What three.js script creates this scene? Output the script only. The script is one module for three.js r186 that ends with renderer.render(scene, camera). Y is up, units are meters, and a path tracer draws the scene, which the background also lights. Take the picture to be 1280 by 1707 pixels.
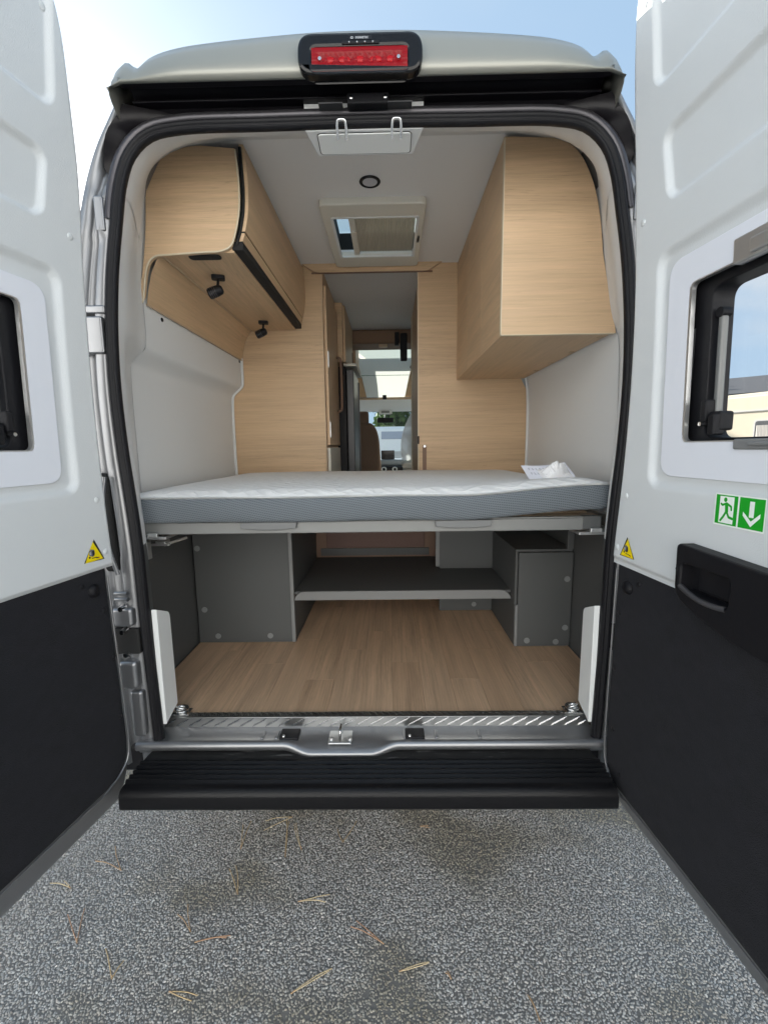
import * as THREE from 'three';
import { RoundedBoxGeometry } from 'three/addons/geometries/RoundedBoxGeometry.js';
import { mergeGeometries, mergeVertices } from 'three/addons/utils/BufferGeometryUtils.js';
import { ImprovedNoise } from 'three/addons/math/ImprovedNoise.js';

// ------------------------------------------------------------ camera, sky, sun
const scene = new THREE.Scene();
const camera = new THREE.PerspectiveCamera(98.15, 767 / 1024, 0.02, 600);
camera.position.set(0.058, 1.50, 1.41);
camera.rotation.set(-8.25 * Math.PI / 180, 0.8 * Math.PI / 180, -0.8 * Math.PI / 180, 'YXZ');
const renderer = new THREE.WebGLRenderer({ antialias: true });
renderer.setSize(767, 1024);
renderer.toneMapping = THREE.LinearToneMapping;
renderer.toneMappingExposure = 3.3;
renderer.shadowMap.enabled = true;
const AZ = 35 * Math.PI / 180, EL = 20 * Math.PI / 180;
const sunDir = new THREE.Vector3(-Math.sin(AZ) * Math.cos(EL), Math.sin(EL), -Math.cos(AZ) * Math.cos(EL));
const sun = new THREE.DirectionalLight(0xfff9f0, 5.0);
sun.position.copy(sunDir).multiplyScalar(40);
sun.castShadow = true;
sun.shadow.mapSize.set(2048, 2048);
Object.assign(sun.shadow.camera, { left: -22, right: 22, top: 22, bottom: -22, near: 1, far: 120 });
sun.shadow.bias = -0.0005;
scene.add(sun); scene.add(sun.target);

const noise = new ImprovedNoise();
const nz = (x, y = 0, z = 0.37) => noise.noise(x, y, z);
const fbm = (x, y, o = 4, z = 0.37) => { let s = 0, a = 0.5, f = 1; for (let i = 0; i < o; i++) { s += a * nz(x * f, y * f, z + i * 7.1); a *= 0.5; f *= 2.03; } return s; };
let seed = 12345;
const rnd = () => { seed = (seed * 1664525 + 1013904223) >>> 0; return seed / 4294967296; };
const rr = (a, b) => a + (b - a) * rnd();
const clamp = (x, a = 0, b = 1) => Math.min(b, Math.max(a, x));
const sst = (a, b, x) => { const t = clamp((x - a) / (b - a)); return t * t * (3 - 2 * t); };
const lerp = (a, b, t) => a + (b - a) * t;

{ // thin-cloud daylight sky
  const w = 1024, h = 512, d = new Float32Array(w * h * 4);
  for (let j = 0; j < h; j++) for (let i = 0; i < w; i++) {
    const v = ((j + 0.5) / h - 0.5) * Math.PI, a = ((i + 0.5) / w - 0.5) * 2 * Math.PI;
    const x = Math.cos(v) * Math.cos(a), z = Math.cos(v) * Math.sin(a), y = Math.sin(v);
    const e = Math.max(0, y), k = Math.pow(1 - e, 3.2);
    let r = lerp(0.112, 0.150, k), g = lerp(0.174, 0.206, k), b = lerp(0.250, 0.262, k);
    const px = x / (e + 0.22), pz = z / (e + 0.22);
    const c = sst(0.0, 0.55, fbm(px * 0.9 + 3, pz * 2.2 - 1, 5) + 0.16) * 0.55 + 0.06;
    r = lerp(r, 0.245, c); g = lerp(g, 0.255, c); b = lerp(b, 0.262, c);
    const ct = x * sunDir.x + y * sunDir.y + z * sunDir.z, ang = Math.acos(clamp(ct, -1, 1));
    const gl = 0.40 * Math.exp(-ang * 3.8) + 1.6 * Math.exp(-ang * 12);
    r += gl; g += gl * 0.97; b += gl * 0.92;
    if (y < 0) { r *= 0.5; g *= 0.5; b *= 0.48; }
    const o = (j * w + i) * 4; d[o] = r; d[o + 1] = g; d[o + 2] = b; d[o + 3] = 1;
  }
  const t = new THREE.DataTexture(d, w, h, THREE.RGBAFormat, THREE.FloatType);
  t.mapping = THREE.EquirectangularReflectionMapping; t.magFilter = t.minFilter = THREE.LinearFilter;
  t.wrapS = THREE.RepeatWrapping; t.colorSpace = THREE.LinearSRGBColorSpace; t.needsUpdate = true;
  scene.background = t; scene.environment = t;
}

// ------------------------------------------------------------ textures and materials
function tex(w, h, fn, srgb = true) {
  const d = new Uint8Array(w * h * 4);
  for (let j = 0; j < h; j++) for (let i = 0; i < w; i++) {
    const c = fn(i / w, j / h, i, j), o = (j * w + i) * 4;
    d[o] = clamp(c[0], 0, 1) * 255; d[o + 1] = clamp(c[1], 0, 1) * 255; d[o + 2] = clamp(c[2], 0, 1) * 255; d[o + 3] = 255;
  }
  const t = new THREE.DataTexture(d, w, h, THREE.RGBAFormat);
  t.wrapS = t.wrapT = THREE.RepeatWrapping; t.magFilter = THREE.LinearFilter; t.minFilter = THREE.LinearMipmapLinearFilter;
  t.generateMipmaps = true; if (srgb) t.colorSpace = THREE.SRGBColorSpace; t.needsUpdate = true; return t;
}
const toS = v => v <= 0.0031308 ? 12.92 * v : 1.055 * Math.pow(v, 1 / 2.4) - 0.055;
// periodic noise in u and v by blending
const pn = (u, v, fx, fy, z) => { // seamless value
  const bl = (x, y) => nz(x * fx, y * fy, z);
  const a = u, b = v;
  return lerp(lerp(bl(a, b), bl(a - 1, b), a), lerp(bl(a, b - 1), bl(a - 1, b - 1), a), b);
};
function woodTex(base, amp, z0) {
  return tex(1024, 1024, (u, v) => {
    const w = pn(u, v, 3, 5, z0) * 0.03;
    const s1 = pn(u, v + w, 4, 60, z0 + 3), s2 = pn(u, v + w, 9, 200, z0 + 9), s3 = pn(u, v, 30, 420, z0 + 17);
    const big = pn(u, v, 2, 9, z0 + 5);
    const pore = sst(0.28, 0.5, pn(u, v + w, 26, 300, z0 + 31));
    const k = 1 + amp * (0.16 * s1 + 0.16 * s2 + 0.10 * s3 + 0.20 * big) - pore * 0.16 * amp;
    return [toS(base[0] * k), toS(base[1] * k * (1 - 0.02 * s1)), toS(base[2] * k * (1 - 0.05 * s2))];
  });
}
const WT = woodTex([0.575, 0.405, 0.248], 1.0, 1.3);
const FT = woodTex([0.57, 0.385, 0.245], 1.5, 41.7);
const fineN = tex(512, 512, (u, v, i, j) => { const n = 0.5 + 0.5 * (0.6 * pn(u, v, 90, 90, 2.2) + 0.5 * pn(u, v, 190, 190, 5.1)); return [n, n, n]; }, false);
const mat = (o) => new THREE.MeshStandardMaterial(o);
const phys = (o) => new THREE.MeshPhysicalMaterial(o);
const lin = (r, g, b) => new THREE.Color().setRGB(r, g === undefined ? r : g, b === undefined ? r : b);
const M = {};
M.wood = mat({ map: WT, roughness: 0.48 });
M.woodB = mat({ map: WT, roughness: 0.5, color: lin(.92, .91, .89) });
M.woodEdge = mat({ color: lin(0.50, 0.37, 0.25), roughness: 0.5 });
M.paleEdge = mat({ color: lin(0.62, 0.54, 0.40), roughness: 0.5 });
M.lining = mat({ color: lin(0.68, 0.69, 0.685), roughness: 0.62, bumpMap: fineN, bumpScale: 0.0006 });
M.doorLining = mat({ color: lin(0.65, 0.68, 0.69), roughness: 0.45, bumpMap: fineN, bumpScale: 0.0007 });
M.ceiling = mat({ color: lin(0.80, 0.80, 0.79), roughness: 0.8, bumpMap: fineN, bumpScale: 0.0006 });
M.cream = mat({ color: lin(0.70, 0.68, 0.60), roughness: 0.5 });
M.surround = mat({ color: lin(0.76, 0.79, 0.85), roughness: 0.38 });
M.white = mat({ color: lin(0.76, 0.78, 0.77), roughness: 0.5 });
M.silver = mat({ color: lin(0.31, 0.315, 0.325), metalness: 0.8, roughness: 0.38 });
M.roofPaint = phys({ color: lin(0.29, 0.29, 0.255), metalness: 0.35, roughness: 0.4, clearcoat: 0.6, clearcoatRoughness: 0.15 });
M.rim = M.silver;
M.alu = mat({ color: lin(0.62, 0.63, 0.63), metalness: 0.85, roughness: 0.35 });
M.chrome = mat({ color: lin(0.75, 0.75, 0.74), metalness: 1, roughness: 0.16 });
M.rail = mat({ color: lin(0.20, 0.205, 0.20), metalness: 0.3, roughness: 0.5 });
M.railGrip = mat({ color: lin(0.15, 0.155, 0.155), roughness: 0.5 });
M.rubber = phys({ color: lin(0.009, 0.009, 0.011), roughness: 0.5, specularIntensity: 0.5 });
M.blackPlastic = phys({ color: lin(0.009, 0.009, 0.011), specularIntensity: 0.5, roughness: 0.5, bumpMap: fineN, bumpScale: 0.0005 });
M.blackGloss = phys({ color: lin(0.005, 0.005, 0.006), roughness: 0.22, specularIntensity: 0.5, clearcoat: 0.25, clearcoatRoughness: 0.06 });
M.header = phys({ color: lin(0.007, 0.006, 0.008), roughness: 0.35, specularIntensity: 0.5 });
M.headerLip = mat({ color: lin(0.085, 0.082, 0.09), metalness: 0.6, roughness: 0.32 });
M.grey = mat({ color: lin(0.08, 0.084, 0.084), roughness: 0.55, bumpMap: fineN, bumpScale: 0.0004 });
M.greyDark = M.grey;
M.greyEdge = mat({ color: lin(0.20, 0.205, 0.205), roughness: 0.5 });
M.cap = mat({ color: lin(0.22, 0.23, 0.23), roughness: 0.5 });
M.brown = mat({ color: lin(0.20, 0.12, 0.08), roughness: 0.6 });
M.glass = phys({ color: 0xffffff, transmission: 1, roughness: 0, thickness: 0, ior: 1.3, metalness: 0 });
M.tint = phys({ color: lin(0.72, 0.8, 0.82), transmission: 1, roughness: 0, thickness: 0, ior: 1.3 });
M.steelDark = mat({ color: lin(0.10, 0.10, 0.105), metalness: 0.7, roughness: 0.4 });
M.seat = mat({ color: lin(0.22, 0.135, 0.085), roughness: 0.7 });
M.seam = mat({ color: lin(0.01), roughness: 0.8 });
{
  const ct = tex(512, 512, (u, v) => { const n = pn(u, v, 120, 120, 3.3), m = pn(u, v, 8, 8, 8.8); const s = sst(0.42, 0.6, pn(u, v, 170, 150, 12)); const k = 0.0105 * (1 + 0.6 * n + 0.35 * m) + s * 0.03; return [toS(k * 0.9), toS(k * 0.95), toS(k * 1.28)]; });
  M.carpet = mat({ map: ct, roughness: 1, bumpMap: fineN, bumpScale: 0.003 });
  const mt = tex(256, 256, (u, v) => { // knitted spacer mesh, 64 x 64 holes a tile
    const y = v * 16, row = Math.floor(y), x = u * 16 + (row % 2) * 0.5;
    const dx = (x - Math.floor(x) - 0.5), dy = (y - row - 0.5);
    const hole = 1 - sst(0.2, 0.42, Math.hypot(dx * 0.85, dy * 1.25));
    const k = 0.155 - hole * 0.085 + 0.02 * nz(u * 60, v * 60, 4);
    return [toS(k * 0.90), toS(k * 1.03), toS(k * 1.14)];
  });
  M.mesh = mat({ map: mt, roughness: 0.9, bumpMap: mt, bumpScale: 0.002 });
  const qt = tex(1024, 1024, (u, v) => {
    const wx = u + 0.03 * pn(u, v, 6, 6, 2), wy = v + 0.03 * pn(u, v, 6, 6, 6);
    const f = Math.abs(Math.sin(wx * 34 + Math.sin(wy * 28) * 1.6)) * Math.abs(Math.sin(wy * 30 + Math.sin(wx * 22) * 1.5));
    const n = 0.75 * Math.pow(f, 0.5) + 0.12 * pn(u, v, 140, 140, 4) + 0.1; return [n, n, n];
  }, false);
  M.quilt = mat({ color: lin(0.86, 0.87, 0.86), roughness: 0.95, bumpMap: qt, bumpScale: 0.004 });
}

// ------------------------------------------------------------ helpers
const used = {};
const numbered = n => { const k = used[n] = (used[n] || 0) + 1; return k === 1 ? n : n + '_' + String(k - 1).padStart(3, '0'); };
function mesh(name, geo, m, parent) {
  const o = new THREE.Mesh(geo, m); o.castShadow = o.receiveShadow = true;
  if (parent) { o.name = name; parent.add(o); } else { o.name = numbered(name); scene.add(o); }
  return o;
}
function thing(name, label, category, group) {
  const g = new THREE.Group(); g.name = numbered(name); scene.add(g);
  g.userData = { label, category }; if (group) g.userData.group = group; return g;
}
const tag = (o, label, category, group) => { o.userData.label = label; o.userData.category = category; if (group) o.userData.group = group; return o; };
function bx(x0, x1, y0, y1, z0, z1, r = 0.003, seg = 2) {
  const w = Math.abs(x1 - x0), h = Math.abs(y1 - y0), d = Math.abs(z1 - z0);
  r = Math.min(r, w / 2.01, h / 2.01, d / 2.01);
  const g = r > 0.0004 ? new RoundedBoxGeometry(w, h, d, seg, r) : new THREE.BoxGeometry(w, h, d);
  g.translate((x0 + x1) / 2, (y0 + y1) / 2, (z0 + z1) / 2); return g;
}
function woodUV(geo, grain = 'x', tile = [1.3, 0.7]) {
  const g = geo.index ? geo.toNonIndexed() : geo, p = g.attributes.position, uv = new Float32Array(p.count * 2);
  const A = new THREE.Vector3(), B = new THREE.Vector3(), C = new THREE.Vector3(), ou = rnd(), ov = rnd(), gi = 'xyz'.indexOf(grain);
  for (let i = 0; i < p.count; i += 3) {
    A.fromBufferAttribute(p, i); B.fromBufferAttribute(p, i + 1); C.fromBufferAttribute(p, i + 2);
    const n = B.clone().sub(A).cross(C.clone().sub(A)).toArray().map(Math.abs);
    const na = n[0] >= n[1] && n[0] >= n[2] ? 0 : n[1] >= n[2] ? 1 : 2;
    let o = [0, 1, 2].filter(k => k !== na); if (o.includes(gi)) o = [gi, o.find(k => k !== gi)];
    [A, B, C].forEach((P, k) => { const a = P.toArray(); uv[(i + k) * 2] = a[o[0]] / tile[0] + ou; uv[(i + k) * 2 + 1] = a[o[1]] / tile[1] + ov; });
  }
  g.setAttribute('uv', new THREE.BufferAttribute(uv, 2)); return g;
}
const mUV = (geo, s = 1, grain = 'x') => woodUV(geo, grain, [s, s]);
function shapeOf(pts) { const s = new THREE.Shape(); pts.forEach((p, i) => i ? s.lineTo(p[0], p[1]) : s.moveTo(p[0], p[1])); s.closePath(); return s; }
function rrect(x0, x1, y0, y1, r, cls = THREE.Shape) {
  const s = new cls(); s.moveTo(x0 + r, y0); s.lineTo(x1 - r, y0); s.quadraticCurveTo(x1, y0, x1, y0 + r); s.lineTo(x1, y1 - r); s.quadraticCurveTo(x1, y1, x1 - r, y1);
  s.lineTo(x0 + r, y1); s.quadraticCurveTo(x0, y1, x0, y1 - r); s.lineTo(x0, y0 + r); s.quadraticCurveTo(x0, y0, x0 + r, y0); return s;
}
const extr = (shape, depth, bevel = 0, cs = 8) => new THREE.ExtrudeGeometry(shape, { depth, bevelEnabled: bevel > 0, bevelThickness: bevel, bevelSize: bevel, bevelOffset: -bevel, bevelSegments: 2, curveSegments: cs });
const tube = (pts, r, seg = 24, rs = 8, closed = false) => new THREE.TubeGeometry(new THREE.CatmullRomCurve3(pts.map(p => new THREE.Vector3(...p)), closed, 'catmullrom', 0.3), seg, r, rs, closed);
function cyl(p0, p1, r0, r1 = r0, n = 16) {
  const a = new THREE.Vector3(...p0), b = new THREE.Vector3(...p1), d = b.clone().sub(a);
  const g = new THREE.CylinderGeometry(r1, r0, d.length(), n);
  g.applyQuaternion(new THREE.Quaternion().setFromUnitVectors(new THREE.Vector3(0, 1, 0), d.clone().normalize()));
  const c = a.add(b).multiplyScalar(0.5); g.translate(c.x, c.y, c.z); return g;
}
const merge = a => { const l = a.map(g => { const q = g.index ? g.toNonIndexed() : g.clone(); for (const k of Object.keys(q.attributes)) if (!['position', 'normal', 'uv'].includes(k)) q.deleteAttribute(k); if (!q.attributes.uv) q.setAttribute('uv', new THREE.BufferAttribute(new Float32Array(q.attributes.position.count * 2), 2)); return q; }); return mergeGeometries(l); };
// grid surface from a function (i,j)->[x,y,z]; skip(i,j) drops cells; closed wraps i
function grid(ni, nj, f, { skip = null, flip = false, uvf = null } = {}) {
  const pos = [], uv = [], idx = [];
  for (let j = 0; j <= nj; j++) for (let i = 0; i <= ni; i++) { const p = f(i, j); pos.push(p[0], p[1], p[2]); const q = uvf ? uvf(i, j, p) : [i / ni, j / nj]; uv.push(q[0], q[1]); }
  for (let j = 0; j < nj; j++) for (let i = 0; i < ni; i++) {
    if (skip && skip(i, j)) continue;
    const a = j * (ni + 1) + i, b = a + 1, c = a + ni + 1, d = c + 1;
    if (flip) idx.push(a, c, b, b, c, d); else idx.push(a, b, c, b, d, c);
  }
  const g = new THREE.BufferGeometry();
  g.setAttribute('position', new THREE.Float32BufferAttribute(pos, 3)); g.setAttribute('uv', new THREE.Float32BufferAttribute(uv, 2));
  g.setIndex(idx); g.computeVertexNormals(); return g;
}
function pw(tab, y) { // piecewise linear
  if (y <= tab[0][0]) return tab[0][1];
  for (let i = 1; i < tab.length; i++) if (y <= tab[i][0]) { const t = (y - tab[i - 1][0]) / (tab[i][0] - tab[i - 1][0]); return lerp(tab[i - 1][1], tab[i][1], t); }
  return tab[tab.length - 1][1];
}
function sm(tab, n = 400) { // smooth table by spline, returned as function
  const c = new THREE.CatmullRomCurve3(tab.map(t => new THREE.Vector3(t[0], t[1], 0)), false, 'centripetal');
  const pts = c.getPoints(n).map(p => [p.x, p.y]); return y => pw(pts, y);
}
const lean = y => 0.05 * Math.max(0, y - 1.4) ** 2;

// ------------------------------------------------------------ ground
const groundTex = tex(1024, 1024, (u, v) => {
  const n = pn(u, v, 90, 90, 3), m = pn(u, v, 170, 170, 8), b = pn(u, v, 7, 7, 4);
  const k = 0.18 + 0.32 * sst(-0.3, 0.45, n * 0.7 + m * 0.5) + 0.02 * b; return [toS(k), toS(k * 0.98), toS(k * 0.95)];
});
groundTex.repeat.set(400, 400);
{
  const g = new THREE.PlaneGeometry(400, 400); g.rotateX(-Math.PI / 2);
  const o = mesh('asphalt_ground', g, mat({ map: groundTex, roughness: 0.95 })); o.userData.kind = 'structure';
}
{ // stone chippings pressed into the binder, in front of and under the bumper
  const base = new THREE.IcosahedronGeometry(1, 0), p = base.attributes.position;
  const bd = mesh('asphalt_binder', new THREE.PlaneGeometry(4.2, 3.1).rotateX(-Math.PI / 2).translate(0, .004, .35), mat({ color: lin(.185, .18, .17), roughness: .9 })); bd.userData.kind = 'structure';
  const s0 = seed; for (let i = 0; i < p.count; i++) { const a = [p.getX(i), p.getY(i), p.getZ(i)]; const k = 1 + 0.22 * nz(a[0] * 2.1, a[1] * 2.1, a[2] * 2.1); p.setXYZ(i, a[0] * k, a[1] * k * 0.7, a[2] * k * 0.64); }
  base.computeVertexNormals();
  const sp = 0.0068, X0 = -2.1, X1 = 2.1, Z0 = -1.2, Z1 = 1.9, nx = Math.floor((X1 - X0) / sp), nzz = Math.floor((Z1 - Z0) / sp);
  const im = new THREE.InstancedMesh(base, mat({ color: 0xffffff, roughness: 0.62 }), nx * nzz);
  const m4 = new THREE.Matrix4(), q = new THREE.Quaternion(), e = new THREE.Euler(), col = new THREE.Color(); let c = 0;
  for (let j = 0; j < nzz; j++) for (let i = 0; i < nx; i++) {
    const x = X0 + (i + .5 + (j % 2) * .5 + rr(-.42, .42)) * sp, z = Z0 + (j + .5 + rr(-.42, .42)) * sp;
    const dirt = sst(0.05, 0.38, fbm(x * 2.6 + 5, z * 3.2 + 1, 4) + 0.22 * Math.exp(-((x + 0.3) ** 2) / 0.09 - ((z + 0.02) ** 2) / 0.03) + 0.15 * Math.exp(-((x - 0.12) ** 2) / 0.05 - ((z - 0.2) ** 2) / 0.03));
    if (rnd() < 0.05 + 0.15 * dirt) continue;
    const r = sp * rr(0.44, 0.80);
    e.set(rr(-0.5, 0.5), rr(0, 6.28), rr(-0.5, 0.5)); q.setFromEuler(e);
    m4.compose(new THREE.Vector3(x, .003 + r * rr(0.1, 0.5), z), q, new THREE.Vector3(r, r * rr(0.8, 1.15), r));
    im.setMatrixAt(c, m4);
    let k = rr(0.30, 0.47); if (rnd() < 0.03) k = rr(0.52, 0.66); if (rnd() < 0.12) k *= 0.68;
    const t = rr(-0.03, 0.05), w = 1 - dirt * 0.28;
    col.setRGB(k * w * (1 + t), k * w * (1 - dirt * 0.06), k * w * (0.97 - t - dirt * 0.2)); im.setColorAt(c, col); c++;
  }
  im.count = c; im.castShadow = im.receiveShadow = true; im.name = 'stone_chippings'; im.userData = { kind: 'stuff', label: 'grey stone chippings of the coarse asphalt below the rear bumper', category: 'gravel' };
  scene.add(im); seed = s0 + 99;
}

// ------------------------------------------------------------ the van
const van = thing('camper_van', 'silver camper van seen from behind with both rear doors wide open', 'camper van');

// opening outline, right half, bottom to top centre
const oc = [[.745, .47], [.749, .65], [.753, .8], [.756, 1.0], [.758, 1.2], [.766, 1.35], [.776, 1.5], [.783, 1.7], [.779, 1.88], [.765, 2.05], [.745, 2.19], [.728, 2.295], [.700, 2.372], [.648, 2.422], [.565, 2.440], [.3, 2.445], [0, 2.447]];
const full = oc.concat(oc.slice(0, -1).reverse().map(p => [-p[0], p[1]]));
const oCurve = new THREE.CatmullRomCurve3(full.map(p => new THREE.Vector3(p[0], p[1], 0)), false, 'centripetal');
const oN = 220, oPts = oCurve.getSpacedPoints(oN), oTan = oPts.map((p, i) => oPts[Math.min(oN, i + 1)].clone().sub(oPts[Math.max(0, i - 1)]).normalize());
function sweep(profile, { from = 0, to = oN, closed = false } = {}) {
  const pr = closed ? profile.concat([profile[0]]) : profile;
  return grid(pr.length - 1, to - from, (i, j) => { const k = from + j, p = oPts[k], t = oTan[k], o = pr[i][0]; return [p.x + t.y * o, p.y - t.x * o, pr[i][1] - lean(p.y - t.x * o)]; });
}
const openX = sm(oc.slice(0, 13).map(p => [p[1], p[0]]));
mesh('door_seal', sweep([[0.004, -.024], [-.001, -.016], [0, -.006], [.004, .001], [.008, .002], [.011, -.003], [.014, .003], [.021, .008], [.027, .004], [.030, -.006], [.030, -.018], [.026, -.024]], { closed: true }), M.rubber, van);
// index where the path leaves the side and enters the top
const iTopR = oPts.findIndex(p => p.y > 2.27), iTopL = oN - iTopR;
mesh('header_lip', sweep([[.024, -.045], [.028, -.018], [.033, -.006], [.042, .000], [.052, -.002], [.060, -.014], [.064, -.035], [.064, -.06]], { from: iTopR - 4, to: iTopL + 4 }), M.headerLip, van);
mesh('header_channel', grid(20, 6, (i, j) => { const x = lerp(-.69, .69, i / 20); const pr = [[2.47, -.085], [2.485, -.085], [2.505, -.07], [2.548, -.05], [2.552, -.01], [2.545, .015], [2.530, .030]]; const y = pr[j][0] - (Math.abs(x) > .72 && j > 2 ? .0 : 0); return [x, y, pr[j][1] - .03 * (j < 3 ? 1 : 0.3)]; }), M.header, van);
mesh('gutter_strip', merge([bx(-.69, .69, 2.520, 2.527, -.085, -.055, .003), bx(-.69, .69, 2.522, 2.530, -.01, .018, .003)]), M.header, van);

// outer body outline and jambs
const outX = sm([[.30, .945], [.5, .95], [1.0, .958], [1.5, .966], [1.8, .958], [2.05, .922], [2.25, .882], [2.40, .834], [2.50, .780], [2.54, .757], [2.60, .72]]);
const innX = y => y < 2.2 ? openX(y) : lerp(openX(2.2), .655, sst(2.2, 2.56, y) * 0.9 + 0.1 * (y - 2.2) / .36);
const jT = [0, .05, .09, .13, .26, .31, .36, .50, .55, .60, .76, .82, .87, .94, .98, 1.0, 1.0];
const jZ = [-.03, -.016, -.010, -.007, -.006, -.012, -.030, -.032, -.026, -.008, -.004, -.006, -.016, -.03, -.05, -.09, -.13];
for (const s of [1, -1]) {
  const j0 = mesh('door_jamb', grid(jT.length - 1, 90, (i, j) => {
    const y = lerp(.40, 2.54, j / 90), xi = innX(y) + .027, xo = outX(y);
    let z = jZ[i]; const t = jT[i];
    if (t > .2 && t < .65) z += .012 * (sst(1.12, 1.2, y) - sst(1.36, 1.44, y)) * (t > .3 ? -1.6 : 0) + .008 * (sst(2.13, 2.16, y) - sst(2.27, 2.30, y));
    if (t < .6) z -= .04 * sst(2.33, 2.40, y);
    return [s * lerp(xi, xo, t), y, z - lean(y)];
  }, { flip: s < 0 }), M.silver, van);
  // plates, hinges and check strap that show between the door and the seal
  const hx = (y, t) => s * lerp(innX(y) + .027, outX(y), t);
  const plate = (n, y0, y1, t0, t1, z0, z1, m, r = .006) => { const a = hx((y0 + y1) / 2, t0), b = hx((y0 + y1) / 2, t1), zl = lean((y0 + y1) / 2); return mesh(n, bx(Math.min(a, b), Math.max(a, b), y0, y1, z0 - zl, z1 - zl, r), m, j0); };
  plate('cover_plate', 1.80, 1.91, .06, .62, -.03, .006, M.silver);
  plate('cover_plate', 1.92, 1.945, .04, .6, -.03, .0, M.silver);
  plate('hinge_leaf', 2.16, 2.26, .18, .42, -.03, .004, M.silver);
  plate('hinge_leaf', .92, .985, .1, .5, -.03, .016, M.silver, .012);
  plate('hinge_leaf', .70, .80, .12, .48, -.03, .022, M.silver, .014);
  plate('hinge_leaf', .52, .69, .1, .36, -.03, .014, M.silver, .012);
  plate('hinge_gap', .82, .91, .05, .55, -.02, .004, M.seam);
  for (const [y, t] of [[.985, .28], [.905, .3], [.825, .28]]) { const x = hx(y, t); mesh('hinge_bolt', cyl([x, y, .0], [x, y, .024], .011, .008, 12), M.chrome, j0); }
  for (const y of [1.015, 1.035, .71]) { const x = hx(y, .28); mesh('hinge_pin', cyl([x - .022, y, .006], [x + .022, y, .010], .007, .007, 10), M.silver, j0); }
  { const pts = []; for (let k = 0; k <= 10; k++) { const y = lerp(1.10, 1.42, k / 10); pts.push([hx(y, .30 + .10 * Math.sin(k / 10 * Math.PI)), y, .008 + .012 * Math.sin(k / 10 * Math.PI)]); } mesh('check_strap', tube(pts, .007, 30, 8), M.silver, j0); }
  mesh('strap_slot', bx(Math.min(hx(1.26, .34), hx(1.26, .66)), Math.max(hx(1.26, .34), hx(1.26, .66)), 1.10, 1.43, -.05, -.012, .02), M.seam, j0);
  // dark moulding in the upper corner
  mesh('corner_moulding', grid(5, 12, (i, j) => { const y = lerp(2.30, 2.515, j / 12), a = innX(y) + lerp(.032, -.10, sst(2.465, 2.495, y)), b = lerp(innX(y) + .05, outX(y) - .055, sst(2.30, 2.36, y)); return [s * lerp(a, b, i / 5), y, -.052 + .055 * (i / 5) * sst(2.3, 2.42, y) + .004 * Math.sin(j) - lean(y) + .012]; }, { flip: s < 0 }), M.header, van);
}
// roof cap and roof
{
  const top = sm([[0, 2.683], [.12, 2.681], [.25, 2.673], [.4, 2.66], [.52, 2.645], [.6, 2.628], [.635, 2.612], [.655, 2.592], [.668, 2.591], [.686, 2.610], [.708, 2.612], [.726, 2.600], [.7375, 2.578], [.745, 2.53], [.750, 2.462]]);
  const zs = [[.012, -1], [.030, -1.1], [.037, -.9], [.036, -.75], [.026, -.5], [.006, -.25], [-.03, -.1], [-.09, -.02], [-.2, 0], [-1, 0], [-3.7, 0]];
  const N = 120;
  const rf = grid(N, zs.length - 1, (i, j) => {
    const x = lerp(-.750, .750, i / N), T = top(Math.abs(x)), lip = 2.517 + .01 * (x + .8) / 1.6 * 0; const k = zs[j][1];
    const b = k <= -1 ? lip - (k < -1 ? .004 : -.004) : lerp(T, lip, -k);
    const edge = Math.max(0, Math.abs(x) - .70), wd = .968 + .092 * sst(.0, .2, -zs[j][0]);
    return [x * wd, b, zs[j][0] - edge * .35 - (k > -1 ? 0.02 * sst(.5, .8, Math.abs(x)) : 0)];
  }, { skip: (i, j) => { const x = lerp(-.80, .80, (i + .5) / N); return j === 9 && false; } });
  // cut the hatch by building the long roof part in pieces
  const cap = grid(N, zs.length - 3, (i, j) => { const p = rf.attributes.position, k = j * (N + 1) + i; return [p.getX(k), p.getY(k), p.getZ(k)]; });
  mesh('roof_cap', cap, M.roofPaint, van);
  const strip = (x0, x1, z0, z1) => { const n = 24; return grid(n, 1, (i, j) => { const x = lerp(x0, x1, i / n); return [x * (Math.abs(x) > .3 ? 1.06 : 1), top(Math.abs(x)), j ? z1 : z0]; }); };
  const main = mesh('roof', merge([strip(-.750, -.215, -.2, -3.5), strip(.215, .750, -.2, -3.5), strip(-.750, -.46, -3.5, -4.3), strip(.46, .750, -3.5, -4.3), strip(-.215, .215, -.2, -.84), strip(-.215, .215, -1.30, -3.5)]), M.roofPaint, van);
}
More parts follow.
